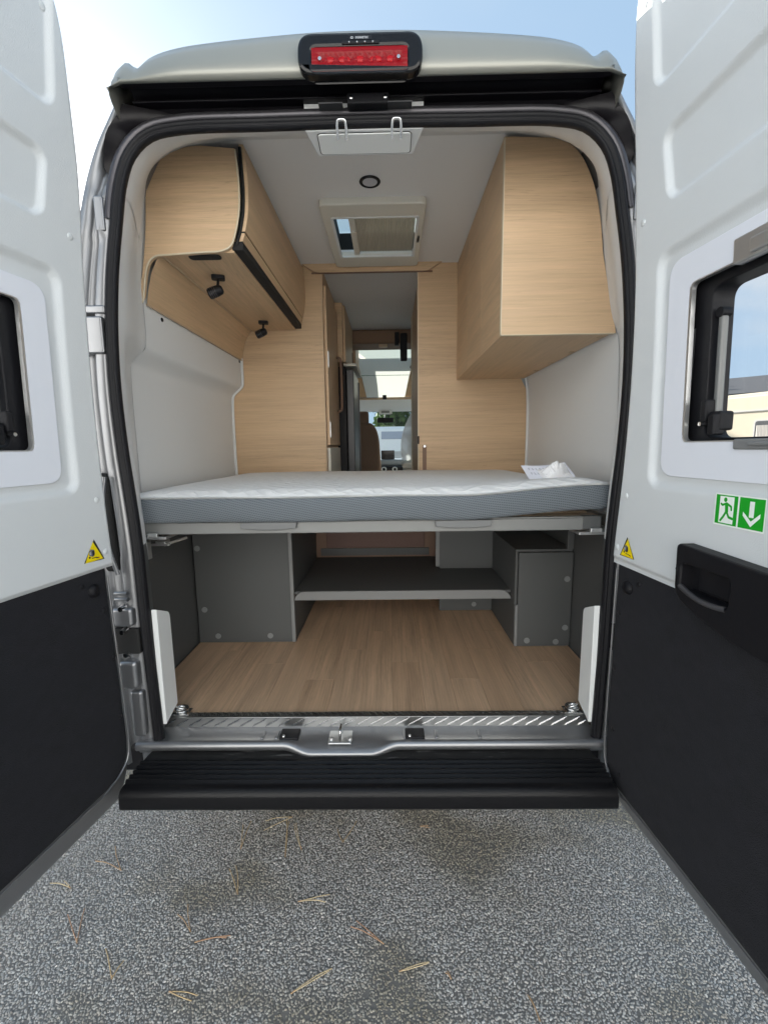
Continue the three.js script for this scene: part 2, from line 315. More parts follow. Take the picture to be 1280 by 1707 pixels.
// body sides with window openings
for (const s of [1, -1]) {
  const zL = []; for (let k = 0; k <= 60; k++) zL.push(lerp(-.12, -5.1, k / 60));
  const nY = 40;
  const win = (y, z) => (y > 1.42 && y < 2.02 && z < -4.35 && z > -5.0) || (s > 0 && y > 1.45 && y < 2.0 && z < -2.75 && z > -3.6) || (s < 0 && y > 1.5 && y < 2.0 && z < -2.9 && z > -3.6);
  const sideAt = off => grid(60, nY, (i, j) => { const y = lerp(.38, 2.53, j / nY); return [s * (outX(y) + off), y, zL[i]]; }, { flip: s > 0, skip: (i, j) => win(lerp(.38, 2.53, (j + .5) / nY), (zL[i] + zL[i + 1]) / 2) });
  mesh('body_side', merge([sideAt(0), sideAt(-.007)]), M.silver, van);
  mesh('cab_window', bx(s > 0 ? .93 : -.94, s > 0 ? .94 : -.93, 1.42, 2.02, -5.0, -4.35, 0), M.tint, van);
  mesh('side_window', bx(s > 0 ? .925 : -.935, s > 0 ? .935 : -.925, 1.45, 2.0, -3.6, -2.75, 0), M.tint, van);
  // wheels
  for (const z of [-1.05, -4.95]) {
    const w = mesh('wheel', new THREE.TorusGeometry(.25, .095, 14, 36), M.rubber, van); w.rotation.y = Math.PI / 2; w.position.set(s * .80, .345, z);
    const r = mesh('rim', new THREE.CylinderGeometry(.19, .19, .12, 24), M.alu, w); r.rotation.x = Math.PI / 2;
  }
}
// underbody and front
mesh('underbody', bx(-.93, .93, .36, .47, -5.3, -.02, .02), M.blackPlastic, van);
mesh('front_panel', merge([bx(-.92, .92, .4, 1.30, -5.80, -5.72, .03), bx(-.94, -.86, 1.28, 2.1, -5.2, -5.08, .02), bx(.86, .94, 1.28, 2.1, -5.2, -5.08, .02), bx(-.94, -.90, .38, 1.40, -5.8, -5.05, .02), bx(.90, .94, .38, 1.40, -5.8, -5.05, .02)]), M.silver, van);
{ const g = grid(8, 4, (i, j) => { const x = lerp(-.9, .9, i / 8), t = j / 4; return [x, lerp(1.32, 2.10, t), lerp(-5.74, -5.02, t) - .12 * (1 - (x / .9) ** 2)]; }); mesh('windscreen', g, M.tint, van); }
{ const g = grid(8, 6, (i, j) => { const x = lerp(-.86, .86, i / 8), t = j / 6; return [x * lerp(1.02, .9, t), lerp(2.09, 2.68, t), lerp(-5.04, -4.25, t ** 1.4) - .12 * (1 - (x / .9) ** 2) * (1 - t)]; }, { skip: (i, j) => i >= 2 && i <= 5 && j >= 2 && j <= 4 }); mesh('front_roof', g, M.silver, van);
  const w = grid(4, 3, (a, c) => { const i = a + 2, j = c + 2, x = lerp(-.86, .86, i / 8), t = j / 6; return [x * lerp(1.02, .9, t), lerp(2.09, 2.68, t), lerp(-5.04, -4.25, t ** 1.4) - .12 * (1 - (x / .9) ** 2) * (1 - t)]; }); mesh('roof_window', w, M.tint, van); mesh('roof_window', bx(-.47, .47, 2.683, 2.688, -4.3, -3.5, 0), M.tint, van); }

// ---- sill, tread plate, bumper
{
  const dip = x => { const d = Math.abs(x + .12); return 1 - sst(.10, .20, d); };
  const rollPr = [[-.075, .500], [-.03, .497], [-.012, .497], [.000, .500], [.010, .502], [.019, .499], [.024, .491], [.024, .481], [.018, .472], [.006, .468], [-.004, .45]];
  mesh('sill', grid(120, rollPr.length - 1, (i, j) => { const x = lerp(-.83, .81, i / 120), p = rollPr[j], d = dip(x); const w = j > 2 ? sst(2, 5, j) : 0; return [x, p[1] - d * (.020 * w + (j > 1 && j <= 4 ? .004 : 0)), p[0] + d * .018 * w]; }, { flip: true }), M.silver, van);
  for (const x of [-.40, -.35, .10, .15, .21, .36]) mesh('sill_rib', bx(x - .006, x + .006, .490, .503, -.05, -.004, .004), M.silver, van);
  for (const x of [-.305, .135]) { const c = mesh('sill_clip', bx(x - .034, x + .034, .488, .506, -.055, .0, .004), M.blackPlastic, van); mesh('screw', new THREE.SphereGeometry(.006, 10, 8).translate(x - .018, .506, -.008), M.chrome, c); }
  const st = mesh('latch_striker', merge([bx(-.165, -.085, .493, .500, -.05, .02, .003), cyl([-.155, .497, .0], [-.155, .507, .0], .008, .006, 12), cyl([-.09, .497, .0], [-.09, .507, .0], .008, .006, 12)]), M.alu, van);
  mesh('striker_loop', tube([[-.123, .50, -.035], [-.123, .535, -.03], [-.123, .535, .005], [-.123, .50, .012]], .005, 20, 8), M.chrome, st);
  // tread plate
  const tp = mesh('tread_plate', merge([bx(-.775, .765, .499, .536, -.078, -.072, .001), bx(-.775, .765, .533, .5375, -.105, -.072, .0015)]), mat({ color: lin(.45, .45, .44), metalness: .95, roughness: .28 }), van);
  const bars = [];
  let k = 0;
  for (let x = -.765; x < .755; x += .0235, k++) {
    const dirn = 1;
    for (let q = -1.5; q <= 1.5; q++) {
      const pts = []; for (let a = 0; a <= 4; a++) { const t = a / 4 - .5; pts.push([x + q * .0058 + t * .013, .5165 + (k % 2 ? .007 : -.006) + t * .012 * dirn + q * .003 + .003 * (1 - 4 * t * t), -.0718]); }
      bars.push(tube(pts, .0016, 5, 4));
    }
    for (let q = -1; q <= 1; q++) bars.push(tube([[x + q * .006 - .006, .5378, -.098 + .004 * q], [x + q * .006, .5382, -.09], [x + q * .006 + .006, .5378, -.080]], .0015, 4, 4));
  }
  const bm = mesh('tread_bars', merge(bars), M.chrome, tp); bm.userData.kind = 'stuff';
  // bumper
  const bp = [[-.02, .455], [.03, .462], [.055, .464]]; for (let r = 0; r < 5; r++) { const z = .062 + r * .021; bp.push([z, .4645], [z + .003, .4725], [z + .011, .4735], [z + .014, .4655]); }
  bp.push([.172, .466], [.182, .4655], [.190, .462], [.196, .452], [.199, .445], [.200, .412], [.197, .404], [.185, .400], [.10, .398], [-.02, .398]);
  const NB = 100;
  mesh('bumper', grid(NB, bp.length - 1, (i, j) => { const x = lerp(-.785, .738, i / NB); const e = 0; const p = bp[j]; return [x, p[1] + (p[1] > .455 ? -.004 * e : 0), p[0] > 0.03 ? lerp(p[0], p[0] * .55, e) : p[0]]; }, { flip: true }), phys({ color: lin(.008, .008, .009), specularIntensity: .45, roughness: .38, bumpMap: fineN, bumpScale: .0008 }), van);
  // dusty scuffs on the step
  const dustT = tex(512, 128, (u, v) => { const n = sst(.12, .5, fbm(u * 26, v * 7, 5)); const k2 = .008 + .13 * n * sst(.02, .3, fbm(u * 6 + 4, v * 2, 3) + .1); return [toS(k2), toS(k2 * .98), toS(k2 * .95)]; });
  mesh('bumper_step', grid(20, 1, (i, j) => [lerp(-.775, .73, i / 20), j ? .4665 : .4675, j ? .056 : .012], { flip: true }), mat({ map: dustT, roughness: .6 }), van);
}
// ---- brake light housing with reversing camera
{
  const cx = -.008;
  const H = rrect(cx - .168, cx + .168, 2.482, 2.578, .042), hole = rrect(cx - .129, cx + .126, 2.488, 2.5425, .014, THREE.Path); H.holes.push(hole);
  const g = extr(H, .020, .008, 14); g.translate(0, 0, .045);
  const h = mesh('brake_light_housing', g, M.blackGloss, van); h.position.set(0, .018, -.012);
  const red = phys({ color: lin(.22, .001, .004), roughness: .4, specularIntensity: .4, clearcoat: .12, clearcoatRoughness: .1 });
  const lensG = grid(60, 16, (i, j) => { const u = i / 60, v = j / 16; const x = lerp(cx - .13, cx + .127, u), y = lerp(2.486, 2.545, v); const inn = sst(.0, .12, u) * (1 - sst(.88, 1, u)); const band = sst(.25, .4, v) * (1 - sst(.6, .75, v)); return [x, y, .0705 + .003 * Math.sin(v * Math.PI) - inn * band * .007 * (0.6 + .4 * Math.cos(u * 62)) + .0015 * Math.cos(v * 60)]; });
  const lens = mesh('red_lens', lensG, red, h);
  for (let k = 0; k < 5; k++) { const x = cx - .085 + k * .0425; const e = new THREE.SphereGeometry(.013, 14, 10); e.scale(1.3, .7, .35); e.translate(x, 2.5155, .0665); mesh('led_reflector', e, phys({ color: lin(.36, .003, .006), roughness: .3, specularIntensity: .5, clearcoat: .1 }), lens); }
  for (const x of [cx - .108, cx + .103]) mesh('lens_screw', cyl([x, 2.5155, .066], [x, 2.5155, .0745], .0045, .0045, 12), M.chrome, lens);
  mesh('camera_bar', bx(cx - .048, cx + .052, 2.5465, 2.5545, .070, .0755, .002), M.blackPlastic, h);
  for (let k = 0; k < 4; k++) mesh('infrared_led', new THREE.SphereGeometry(.0022, 8, 6).translate(cx - .028 + k * .021, 2.5505, .0755), M.alu, h);
  const cv = document.createElement('canvas'); cv.width = 512; cv.height = 96; const c = cv.getContext('2d'); c.fillStyle = '#08080a'; c.fillRect(0, 0, 512, 96); c.fillStyle = '#b9bcc0'; c.font = 'bold 68px sans-serif'; c.textAlign = 'center'; c.textBaseline = 'middle'; c.fillText('DOMETIC', 290, 50);
  c.beginPath(); c.arc(62, 48, 24, 0.6, 5.4); c.lineWidth = 12; c.strokeStyle = '#b9bcc0'; c.stroke(); c.fillRect(76, 22, 12, 54);
  const ct = new THREE.CanvasTexture(cv); ct.colorSpace = THREE.SRGBColorSpace;
  const lg = new THREE.PlaneGeometry(.060, .0095); lg.translate(cx + .002, 2.5625, .0738); mesh('maker_lettering', lg, mat({ map: ct, roughness: .3 }), h);
}
// ---- latch plate and hook strikers under the header
{
  const lp = mesh('latch_plate', bx(-.052, .068, 2.482, 2.510, -.052, -.022, .004), M.blackPlastic, van);
  for (const x of [-.04, .058]) mesh('screw', new THREE.SphereGeometry(.006, 10, 8).scale(1, 1, .5).translate(x, 2.497, -.0215), M.chrome, lp);
  for (const x of [-.10, .10]) mesh('guide_rail', bx(x - .035, x + .035, 2.482, 2.486, -.05, -.020, .001), M.steelDark, van);
  for (const x of [-.070, .090]) mesh('hook_striker', tube([[x - .013, 2.404, -.048], [x - .013, 2.428, -.03], [x - .009, 2.440, -.022], [x + .009, 2.440, -.022], [x + .013, 2.428, -.03], [x + .013, 2.404, -.048]], .0042, 40, 8), M.chrome, van);
}

// ------------------------------------------------------------ rear doors
function makeDoor(s) {
  const ang = (s > 0 ? 5 : 10) * Math.PI / 180, p0 = s > 0 ? [.76, .045] : [-.805, .03];
  const du = [s * Math.sin(ang), Math.cos(ang)], dn = [-s * Math.cos(ang), Math.sin(ang)];
  const D = (u, y, w) => { const k = w + lean(y); return [p0[0] + du[0] * u + dn[0] * k, y, p0[1] + du[1] * u + dn[1] * k]; };
  const place = g => { const p = g.attributes.position; for (let i = 0; i < p.count; i++) { const q = D(p.getX(i), p.getY(i), p.getZ(i)); p.setXYZ(i, ...q); } if (s > 0 && g.index) { const ix = g.index.array; for (let i = 0; i < ix.length; i += 3) { const t = ix[i]; ix[i] = ix[i + 1]; ix[i + 1] = t; } } else if (s > 0) { const a = g.attributes; for (const k of Object.keys(a)) { const A = a[k], n = A.itemSize; for (let i = 0; i < A.count; i += 3) for (let c = 0; c < n; c++) { const t = A.array[i * n + c]; A.array[i * n + c] = A.array[(i + 1) * n + c]; A.array[(i + 1) * n + c] = t; } } } g.computeVertexNormals(); return g; };
  // u,y,w local boxes (u along the door, w out of the inner face)
  const B = (u0, u1, y0, y1, w0, w1, r = .003) => place(bx(u0, u1, y0, y1, w0, w1, r));
  const X = (shape, w0, d, bev = 0, cs = 10) => { const g = extr(shape, d, bev, cs); g.translate(0, 0, w0); return place(g); };
  const eL = s > 0 ? sm([[.30, .15], [.36, .05], [.40, .012], [.46, -.004], [.6, -.008], [.74, -.007], [1.14, .002], [1.45, .028], [1.8, .047], [2.1, .050], [2.33, .050], [2.48, .057], [2.58, .075], [2.65, .11], [2.70, .18]]) : sm([[.30, .19], [.36, .10], [.40, .062], [.46, .040], [.6, .034], [.85, .034], [1.15, .041], [1.32, .047], [1.93, .057], [2.23, .060], [2.37, .075], [2.54, .102], [2.60, .125], [2.66, .165], [2.70, .22]]);
  const bot = s > 0 ? .352 : .370, topY = 2.69, UF = .765;
  const eR = y => UF - .10 * sst(2.5, 2.72, y) ** 2;
  const winH = [.252, .665, 1.500, 1.872];
  const inHole = (u, y, m = 0) => u > winH[0] - m && u < winH[1] + m && y > winH[2] - m && y < winH[3] + m;
  // solid sheet with edges
  function sheet(nu, ny, y0, y1, e0, e1, wf, wb, hole) {
    const U = (i, y) => lerp(e0(y), e1(y), i / nu), Y = j => lerp(y0, y1, j / ny);
    const sk = (i, j) => { const y = (Y(j) + Y(j + 1)) / 2; return hole ? hole(U(i + .5, y), y) : false; };
    const fl = s > 0;
    const front = grid(nu, ny, (i, j) => { const y = Y(j), u = U(i, y); return D(u, y, wf(u, y)); }, { skip: sk, flip: fl, uvf: (i, j) => [U(i, Y(j)) * 4, Y(j) * 4] });
    if (wb === null) return front;
    const back = grid(nu, ny, (i, j) => { const y = Y(j), u = U(i, y); return D(u, y, wb); }, { skip: sk, flip: !fl });
    const ed = [];
    for (const i of [0, nu]) ed.push(grid(1, ny, (a, j) => { const y = Y(j), u = U(i, y); return D(u, y, a ? wf(u, y) : wb); }));
    for (const j of [0, ny]) ed.push(grid(nu, 1, (i, a) => { const y = Y(j), u = U(i, y); return D(u, y, a ? wf(u, y) : wb); }));
    return merge([front, back, ...ed]);
  }
  const hole = (u, y) => inHole(u, y, .004);
  const door = mesh('rear_door', sheet(60, 160, bot, topY, y => eL(y) + (y > 1.1 ? .006 : 0), eR, (u, y) => -.012 + .012 * (1 - sst(.0, .02, Math.min(u - eL(y), y - bot))) * -1, -.066, hole), M.rim, van);
  tag(door, s > 0 ? 'right rear door with green exit sticker and black handle' : 'left rear door with window and black carpeted lower half'); delete door.userData.category;
  // moulded inner lining
  const rbox = (u, y, u0, u1, y0, y1, r, soft) => { const qx = Math.abs(u - (u0 + u1) / 2) - (u1 - u0) / 2 + r, qy = Math.abs(y - (y0 + y1) / 2) - (y1 - y0) / 2 + r; const d = Math.hypot(Math.max(qx, 0), Math.max(qy, 0)) + Math.min(Math.max(qx, qy), 0) - r; return 1 - sst(-soft, soft, d); };
  const liningW = (u, y) => {
    let w = .014;
    w -= .011 * rbox(u, y, .140, .66, 2.352, 2.62, .035, .009);
    w -= .011 * rbox(u, y, .168 + (2.235 - y) * .12, .66, 2.083, 2.236, .03, .009);
    w -= .012 * rbox(u, y, .150 + (s > 0 ? .005 : 0), .70, 1.392, 1.965, .03, .012);
    w += .006 * rbox(u, y, .165, .20, 1.30, 1.33, .01, .02) * 0;
    const edge = Math.min(u - eL(y), eR(y) - u, y - 1.148, topY - y); w -= .010 * (1 - sst(0, .012, edge));
    return w;
  };
  const yl0 = 1.148 - (s > 0 ? .012 : 0);
  mesh('inner_lining', sheet(150, 300, yl0, 2.675, eL, eR, liningW, -.002, (u, y) => inHole(u, y, -.002)), M.doorLining, door);
  // carpet panel
  const cb = s > 0 ? .418 : .455;
  const eC = s > 0 ? sm([[.41, .10], [.43, .05], [.46, .022], [.5, .014], [.65, .012], [.9, .016], [1.14, .02]]) : sm([[.45, .16], [.47, .10], [.50, .065], [.54, .055], [.7, .057], [.9, .063], [1.15, .070]]);
  mesh('carpet_panel', sheet(50, 60, cb, yl0 + .02, eC, y => UF - .03, (u, y) => .003 - .006 * (1 - sst(0, .008, Math.min(u - eC(y), y - cb))) + .0012 * nz(u * 14, y * 14), -.012, null), M.carpet, door);
  // window surround, frame, pane
  const sh = rrect(.186, .70, 1.418, s > 0 ? 1.937 : 1.920, .045); sh.holes.push(rrect(.259, .658, 1.504, 1.868, .018, THREE.Path));
  // subdivide by building it as a grid-like ring: several bands keep the lean smooth
  const wSur = .0055;
  mesh('window_surround', X(sh, .002, wSur - .002 + .002, .0015, 12), M.surround, door);
  const fr = rrect(.236, .682, 1.482, 1.892, .02); fr.holes.push(rrect(.292, .632, 1.512, 1.850, .03, THREE.Path));
  mesh('window_frame', X(fr, -.070, .050, .003, 10), M.blackPlastic, door);
  const ln = rrect(.255, .662, 1.499, 1.8725, .02); ln.holes.push(rrect(.2615, .6555, 1.5055, 1.8665, .017, THREE.Path));
  mesh('frame_trim', X(ln, -.002, .011, .0, 10), M.alu, door);
  mesh('window_pane', X(rrect(.27, .647, 1.50, 1.87, .02), -.064, .003), M.glass, door);
  // gas strut, catch
  const cylD = (a, b, r, n = 14) => { const A = D(...a), Bq = D(...b); return cyl(A, Bq, r, r, n); };
  mesh('stay_rail', B(.298, .312, 1.556, 1.785, -.045, -.028, .005), M.rail, door);
  mesh('rail_pivot', cylD([.304, 1.792, -.05], [.304, 1.792, -.026], .011), M.blackPlastic, door);
  mesh('window_catch', (() => { const g = [bx(.288, .306, 1.55, 1.60, -.05, -.006, .004), bx(.302, .338, 1.528, 1.572, -.05, -.014, .006), bx(.316, .336, 1.518, 1.566, -.03, -.002, .005), bx(.272, .300, 1.540, 1.551, -.04, -.012, .003)]; return place(merge(g)); })(), M.blackPlastic, door);
  mesh('catch_screw', cylD([.286, 1.545, -.02], [.286, 1.545, -.009], .005), M.chrome, door);
  mesh('blind_cassette', (() => { const g = [bx(.375, .66, 1.862, 1.912, -.01, .013, .004), bx(.42, .62, 1.868, 1.896, .011, .020, .004)]; return place(merge(g)); })(), M.alu, door);
  mesh('blind_latch', B(.41, .56, 1.486, 1.508, -.008, .016, .004), M.greyEdge, door);
  mesh('blind_bar', B(.45, .66, 1.494, 1.502, .012, .022, .003), M.greyEdge, door);
  for (const [u, y] of s > 0 ? [[.090, 2.075], [.058, 1.35], [.03, 1.19], [.11, 2.55]] : [[.105, 2.07], [.087, 1.359], [.075, 1.20], [.15, 2.56]]) { const g = new THREE.SphereGeometry(.009, 14, 8); g.scale(1, 1, .35); g.translate(u, y, liningW(u, y)); mesh('lining_clip', place(g), M.doorLining, door); }
  { const u = s > 0 ? .079 : .122, y = s > 0 ? 1.076 : 1.091; const g = new THREE.SphereGeometry(.019, 20, 14); g.scale(1, 1, .6); g.translate(u, y, .004); mesh('rubber_stop', place(g), M.blackPlastic, door); const g2 = new THREE.TorusGeometry(.018, .003, 8, 24); g2.translate(u, y, .005); mesh('stop_rim', place(g2), M.blackPlastic, door); }
  for (const [u, y] of s > 0 ? [[.125, 1.10], [.045, .985], [.035, .80], [.05, .60], [.10, .475]] : [[.16, 1.115], [.09, 1.02], [.075, .86], [.075, .66]]) { const g = new THREE.SphereGeometry(.008, 10, 8); g.scale(1, 1, .4); g.translate(u, y, .003); mesh('carpet_clip', place(g), M.blackPlastic, door); }
  // edge weatherstrip on the hinge side
  mesh('edge_strip', (() => { const pts = []; for (let k = 0; k <= 40; k++) { const y = lerp(bot + .03, 2.66, k / 40); pts.push(D(eL(y) - .003, y, -.045)); } return tube(pts, .007, 120, 6); })(), M.rubber, door);
  mesh('rim_bead', (() => { const pts = []; for (let k = 0; k <= 26; k++) { const y = lerp(1.12, cb + .012, k / 26); pts.push(D(eC(y) - .004, y, .001)); } for (let k = 0; k <= 10; k++) pts.push(D(lerp(eC(cb) , UF - .04, (k + .4) / 10.4), cb - .005, .001)); return tube(pts, .0035, 160, 6); })(), M.silver, door);
  // stickers
  const sticker = (name, pts, cv, label) => {
    const ct = new THREE.CanvasTexture(cv); ct.colorSpace = THREE.SRGBColorSpace;
    const us = pts.map(p => p[0]), ys = pts.map(p => p[1]), u0 = Math.min(...us), u1 = Math.max(...us), y0 = Math.min(...ys), y1 = Math.max(...ys);
    const g = new THREE.ShapeGeometry(shapeOf(pts)); const p = g.attributes.position, uv = g.attributes.uv;
    for (let i = 0; i < p.count; i++) { const a = (p.getX(i) - u0) / (u1 - u0); uv.setXY(i, s > 0 ? 1 - a : a, (p.getY(i) - y0) / (y1 - y0)); p.setZ(i, .0155); }
    const o = mesh(name, place(g), mat({ map: ct, roughness: .4, side: THREE.DoubleSide }), door); o.userData.label = label; return o;
  };
  { // yellow warning triangle
    const cv = document.createElement('canvas'); cv.width = cv.height = 256; const c = cv.getContext('2d');
    c.fillStyle = '#25252b'; c.fillRect(0, 0, 256, 256); c.fillStyle = '#f2d90c'; c.beginPath(); c.moveTo(128, 20); c.lineTo(240, 246); c.lineTo(16, 246); c.closePath(); c.fill();
    c.fillStyle = '#6a6c74'; c.beginPath(); c.moveTo(118, 120); c.lineTo(160, 104); c.lineTo(182, 128); c.lineTo(184, 176); c.lineTo(140, 196); c.lineTo(114, 168); c.closePath(); c.fill(); c.fillStyle = '#2a2a30'; c.fillRect(120, 128, 26, 56); c.fillStyle = '#a9abb4'; c.fillRect(160, 134, 18, 34);
    c.fillStyle = '#2a2a30'; c.beginPath(); c.arc(182, 196, 12, 0, 7); c.fill(); c.fillRect(96, 206, 62, 9); c.fillRect(76, 212, 26, 12); c.fillStyle = '#c0632c'; c.fillRect(62, 214, 14, 16);
    const t = s > 0 ? [[.048, 1.170], [.116, 1.172], [.079, 1.231]] : [[.156, 1.183], [.083, 1.180], [.114, 1.246]];
    sticker('warning_sticker', t, cv, 'yellow warning triangle with black border');
  }
  if (s > 0) {
    const cv = document.createElement('canvas'); cv.width = 512; cv.height = 256; const c = cv.getContext('2d'); const G = '#12a321';
    c.fillStyle = '#eef4ee'; c.fillRect(0, 0, 512, 256);
    // seen from inside the van the hinge side is on the left: runner first, arrow second
    c.fillStyle = G; c.fillRect(10, 12, 232, 232); c.fillStyle = '#eef4ee'; c.fillRect(52, 22, 152, 212);
    c.fillStyle = G; c.beginPath(); c.arc(112, 48, 18, 0, 7); c.fill();
    c.lineCap = 'round'; c.lineJoin = 'round'; c.strokeStyle = G; c.lineWidth = 34; c.beginPath(); c.moveTo(126, 84); c.lineTo(132, 140); c.stroke();
    c.lineWidth = 17; c.beginPath(); c.moveTo(120, 78); c.lineTo(84, 92); c.lineTo(68, 84); c.stroke(); c.beginPath(); c.moveTo(138, 80); c.lineTo(176, 98); c.lineTo(180, 122); c.stroke();
    c.lineWidth = 20; c.beginPath(); c.moveTo(124, 146); c.lineTo(100, 184); c.lineTo(72, 216); c.stroke(); c.beginPath(); c.moveTo(134, 144); c.lineTo(158, 182); c.lineTo(196, 190); c.stroke();
    c.fillStyle = '#eef4ee'; c.fillRect(110, 204, 84, 26);
    c.fillStyle = G; c.fillRect(260, 12, 242, 232); c.fillStyle = '#eef4ee'; c.fillRect(360, 36, 46, 120); c.beginPath(); c.moveTo(300, 118); c.lineTo(300, 150); c.lineTo(383, 226); c.lineTo(466, 150); c.lineTo(466, 118); c.lineTo(383, 184); c.closePath(); c.fill();
    const u0 = .380, u1 = .502, y0 = 1.322, y1 = 1.392;
    const o = sticker('exit_sticker', [[u0, y0], [u1, y0], [u1, y1], [u0, y1]], cv, 'green emergency exit sticker with running figure and arrow');
    const uv = o.geometry.attributes.uv; for (let i = 0; i < uv.count; i++) uv.setX(i, 1 - uv.getX(i));
    // black inner handle
    const hs = new THREE.Shape(); hs.moveTo(.330, 1.266); hs.lineTo(.60, 1.254); hs.quadraticCurveTo(.622, 1.252, .622, 1.23); hs.lineTo(.622, 1.13); hs.quadraticCurveTo(.615, 1.085, .56, 1.085); hs.quadraticCurveTo(.45, 1.090, .35, 1.128); hs.quadraticCurveTo(.322, 1.140, .319, 1.165); hs.lineTo(.317, 1.25); hs.quadraticCurveTo(.317, 1.267, .330, 1.266);
    hs.holes.push(rrect(.336, .472, 1.158, 1.222, .012, THREE.Path));
    const h = mesh('door_handle', X(hs, .0, .044, .005, 12), M.blackPlastic, door);
    mesh('handle_recess', (() => { const g = [bx(.33, .478, 1.152, 1.228, .0, .0165, .001)]; return place(merge(g)); })(), M.rubber, door);
    mesh('handle_flap', B(.365, .470, 1.164, 1.218, .016, .026, .004), M.blackPlastic, door);
    const pts = []; for (let k = 0; k <= 8; k++) { const t = k / 8; pts.push(D(lerp(.336, .468, t), 1.166 - .012 * Math.sin(t * Math.PI * .8) - .004 * t, .046 + .006 * Math.sin(t * Math.PI))); }
    mesh('grip_lip', tube(pts, .0065, 24, 8), mat({ color: lin(.05, .05, .055), roughness: .4 }), door);
    mesh('handle_screw', cylD([.326, 1.205, .044], [.326, 1.205, .0505], .004, 10), M.seam, door);
  }
  return door;
}
makeDoor(-1); makeDoor(1);

// ------------------------------------------------------------ interior shell
// wall lining profile, half width against height
const wallX = sm([[.5, .925], [.9, .93], [1.2, .932], [1.5, .934], [1.80, .930], [1.835, .924], [1.86, .900], [1.885, .869], [1.91, .862], [2.0, .860], [2.12, .858], [2.25, .842], [2.38, .826], [2.47, .803], [2.53, .762], [2.565, .70], [2.59, .60], [2.598, .51]]);
const wallR = sm([[.5, .925], [.9, .93], [1.2, .932], [1.5, .934], [1.80, .930], [1.91, .918], [1.96, .895], [2.12, .862], [2.25, .842], [2.38, .826], [2.47, .803], [2.53, .762], [2.565, .70], [2.59, .60], [2.598, .51]]);
const wallLR = (s, y) => s > 0 ? wallR(y) : wallX(y);
const zP = -1.46;
for (const s of [1, -1]) {
  mesh('wall_lining', grid(14, 150, (i, j) => { const y = lerp(1.19, 2.596, j / 150); return [s * wallLR(s, y), y, lerp(-.345, zP + .004, i / 14)]; }, { flip: s < 0, uvf: (i, j, p) => [p[2] * 4, p[1] * 4] }), M.lining, van);
  mesh('garage_lining', grid(10, 6, (i, j) => { const y = lerp(.52, 1.19, j / 6); return [s * wallLR(s, y), y, lerp(-.33, zP, i / 10)]; }, { flip: s < 0 }), M.greyDark, van);
  // lining between the seal and the wall
  const loft = (y0, y1, n) => grid(8, n, (i, j) => { const y = lerp(y0, y1, j / n), t = i / 8, a = openX(Math.min(y, 2.28)) + .004, b = wallLR(s, y) + .002, e = sst(0, 1, t) * .7 + .3 * t; return [s * lerp(a, b, e), y, lerp(-.018 - lean(y), -.347, t)]; }, { flip: s < 0, uvf: (i, j, p) => [p[2] * 4, p[1] * 4] });
  mesh('pillar_lining', loft(1.19, 2.272, 60), M.lining, van);
  mesh('pillar_lining_lower', loft(.52, 1.19, 20), M.greyDark, van);
  // white corner boards by the sill
  const cs = new THREE.Shape(); cs.moveTo(0, 0); cs.lineTo(.100, .02); cs.lineTo(.097, .352); cs.quadraticCurveTo(.097, .376, .08, .384); cs.lineTo(0, .42); cs.closePath();
  const cg = extr(cs, .014, .002); cg.applyMatrix4(new THREE.Matrix4().makeBasis(new THREE.Vector3(s * .06, 0, -1).normalize(), new THREE.Vector3(0, 1, 0), new THREE.Vector3(s, 0, s * s * .06).normalize())); cg.translate(s * .738, .548, -.02); if (s < 0) { for (const k of ['position', 'normal', 'uv']) { const A = cg.attributes[k], n = A.itemSize; for (let i = 0; i < A.count; i += 3) for (let c = 0; c < n; c++) { const t = A.array[i * n + c]; A.array[i * n + c] = A.array[(i + 1) * n + c]; A.array[(i + 1) * n + c] = t; } } cg.computeVertexNormals(); }
  mesh('corner_board', cg, M.white, van);
  // edging lip where the lining meets the partition
  mesh('lining_lip', (() => { const pts = []; for (let k = 0; k <= 30; k++) { const y = lerp(1.34, 2.06, k / 30); pts.push([s * (wallLR(s, y) - .006), y, zP + .010]); } return tube(pts, .008, 60, 8); })(), M.lining, van);
  if (s < 0) for (const [y, z] of [[2.027, -.478], [2.037, -1.42]]) mesh('screw_hole', cyl([-wallLR(s, y) - .002, y, z], [-wallLR(s, y) + .003, y, z], .008, .008, 14), M.seam, van);
}
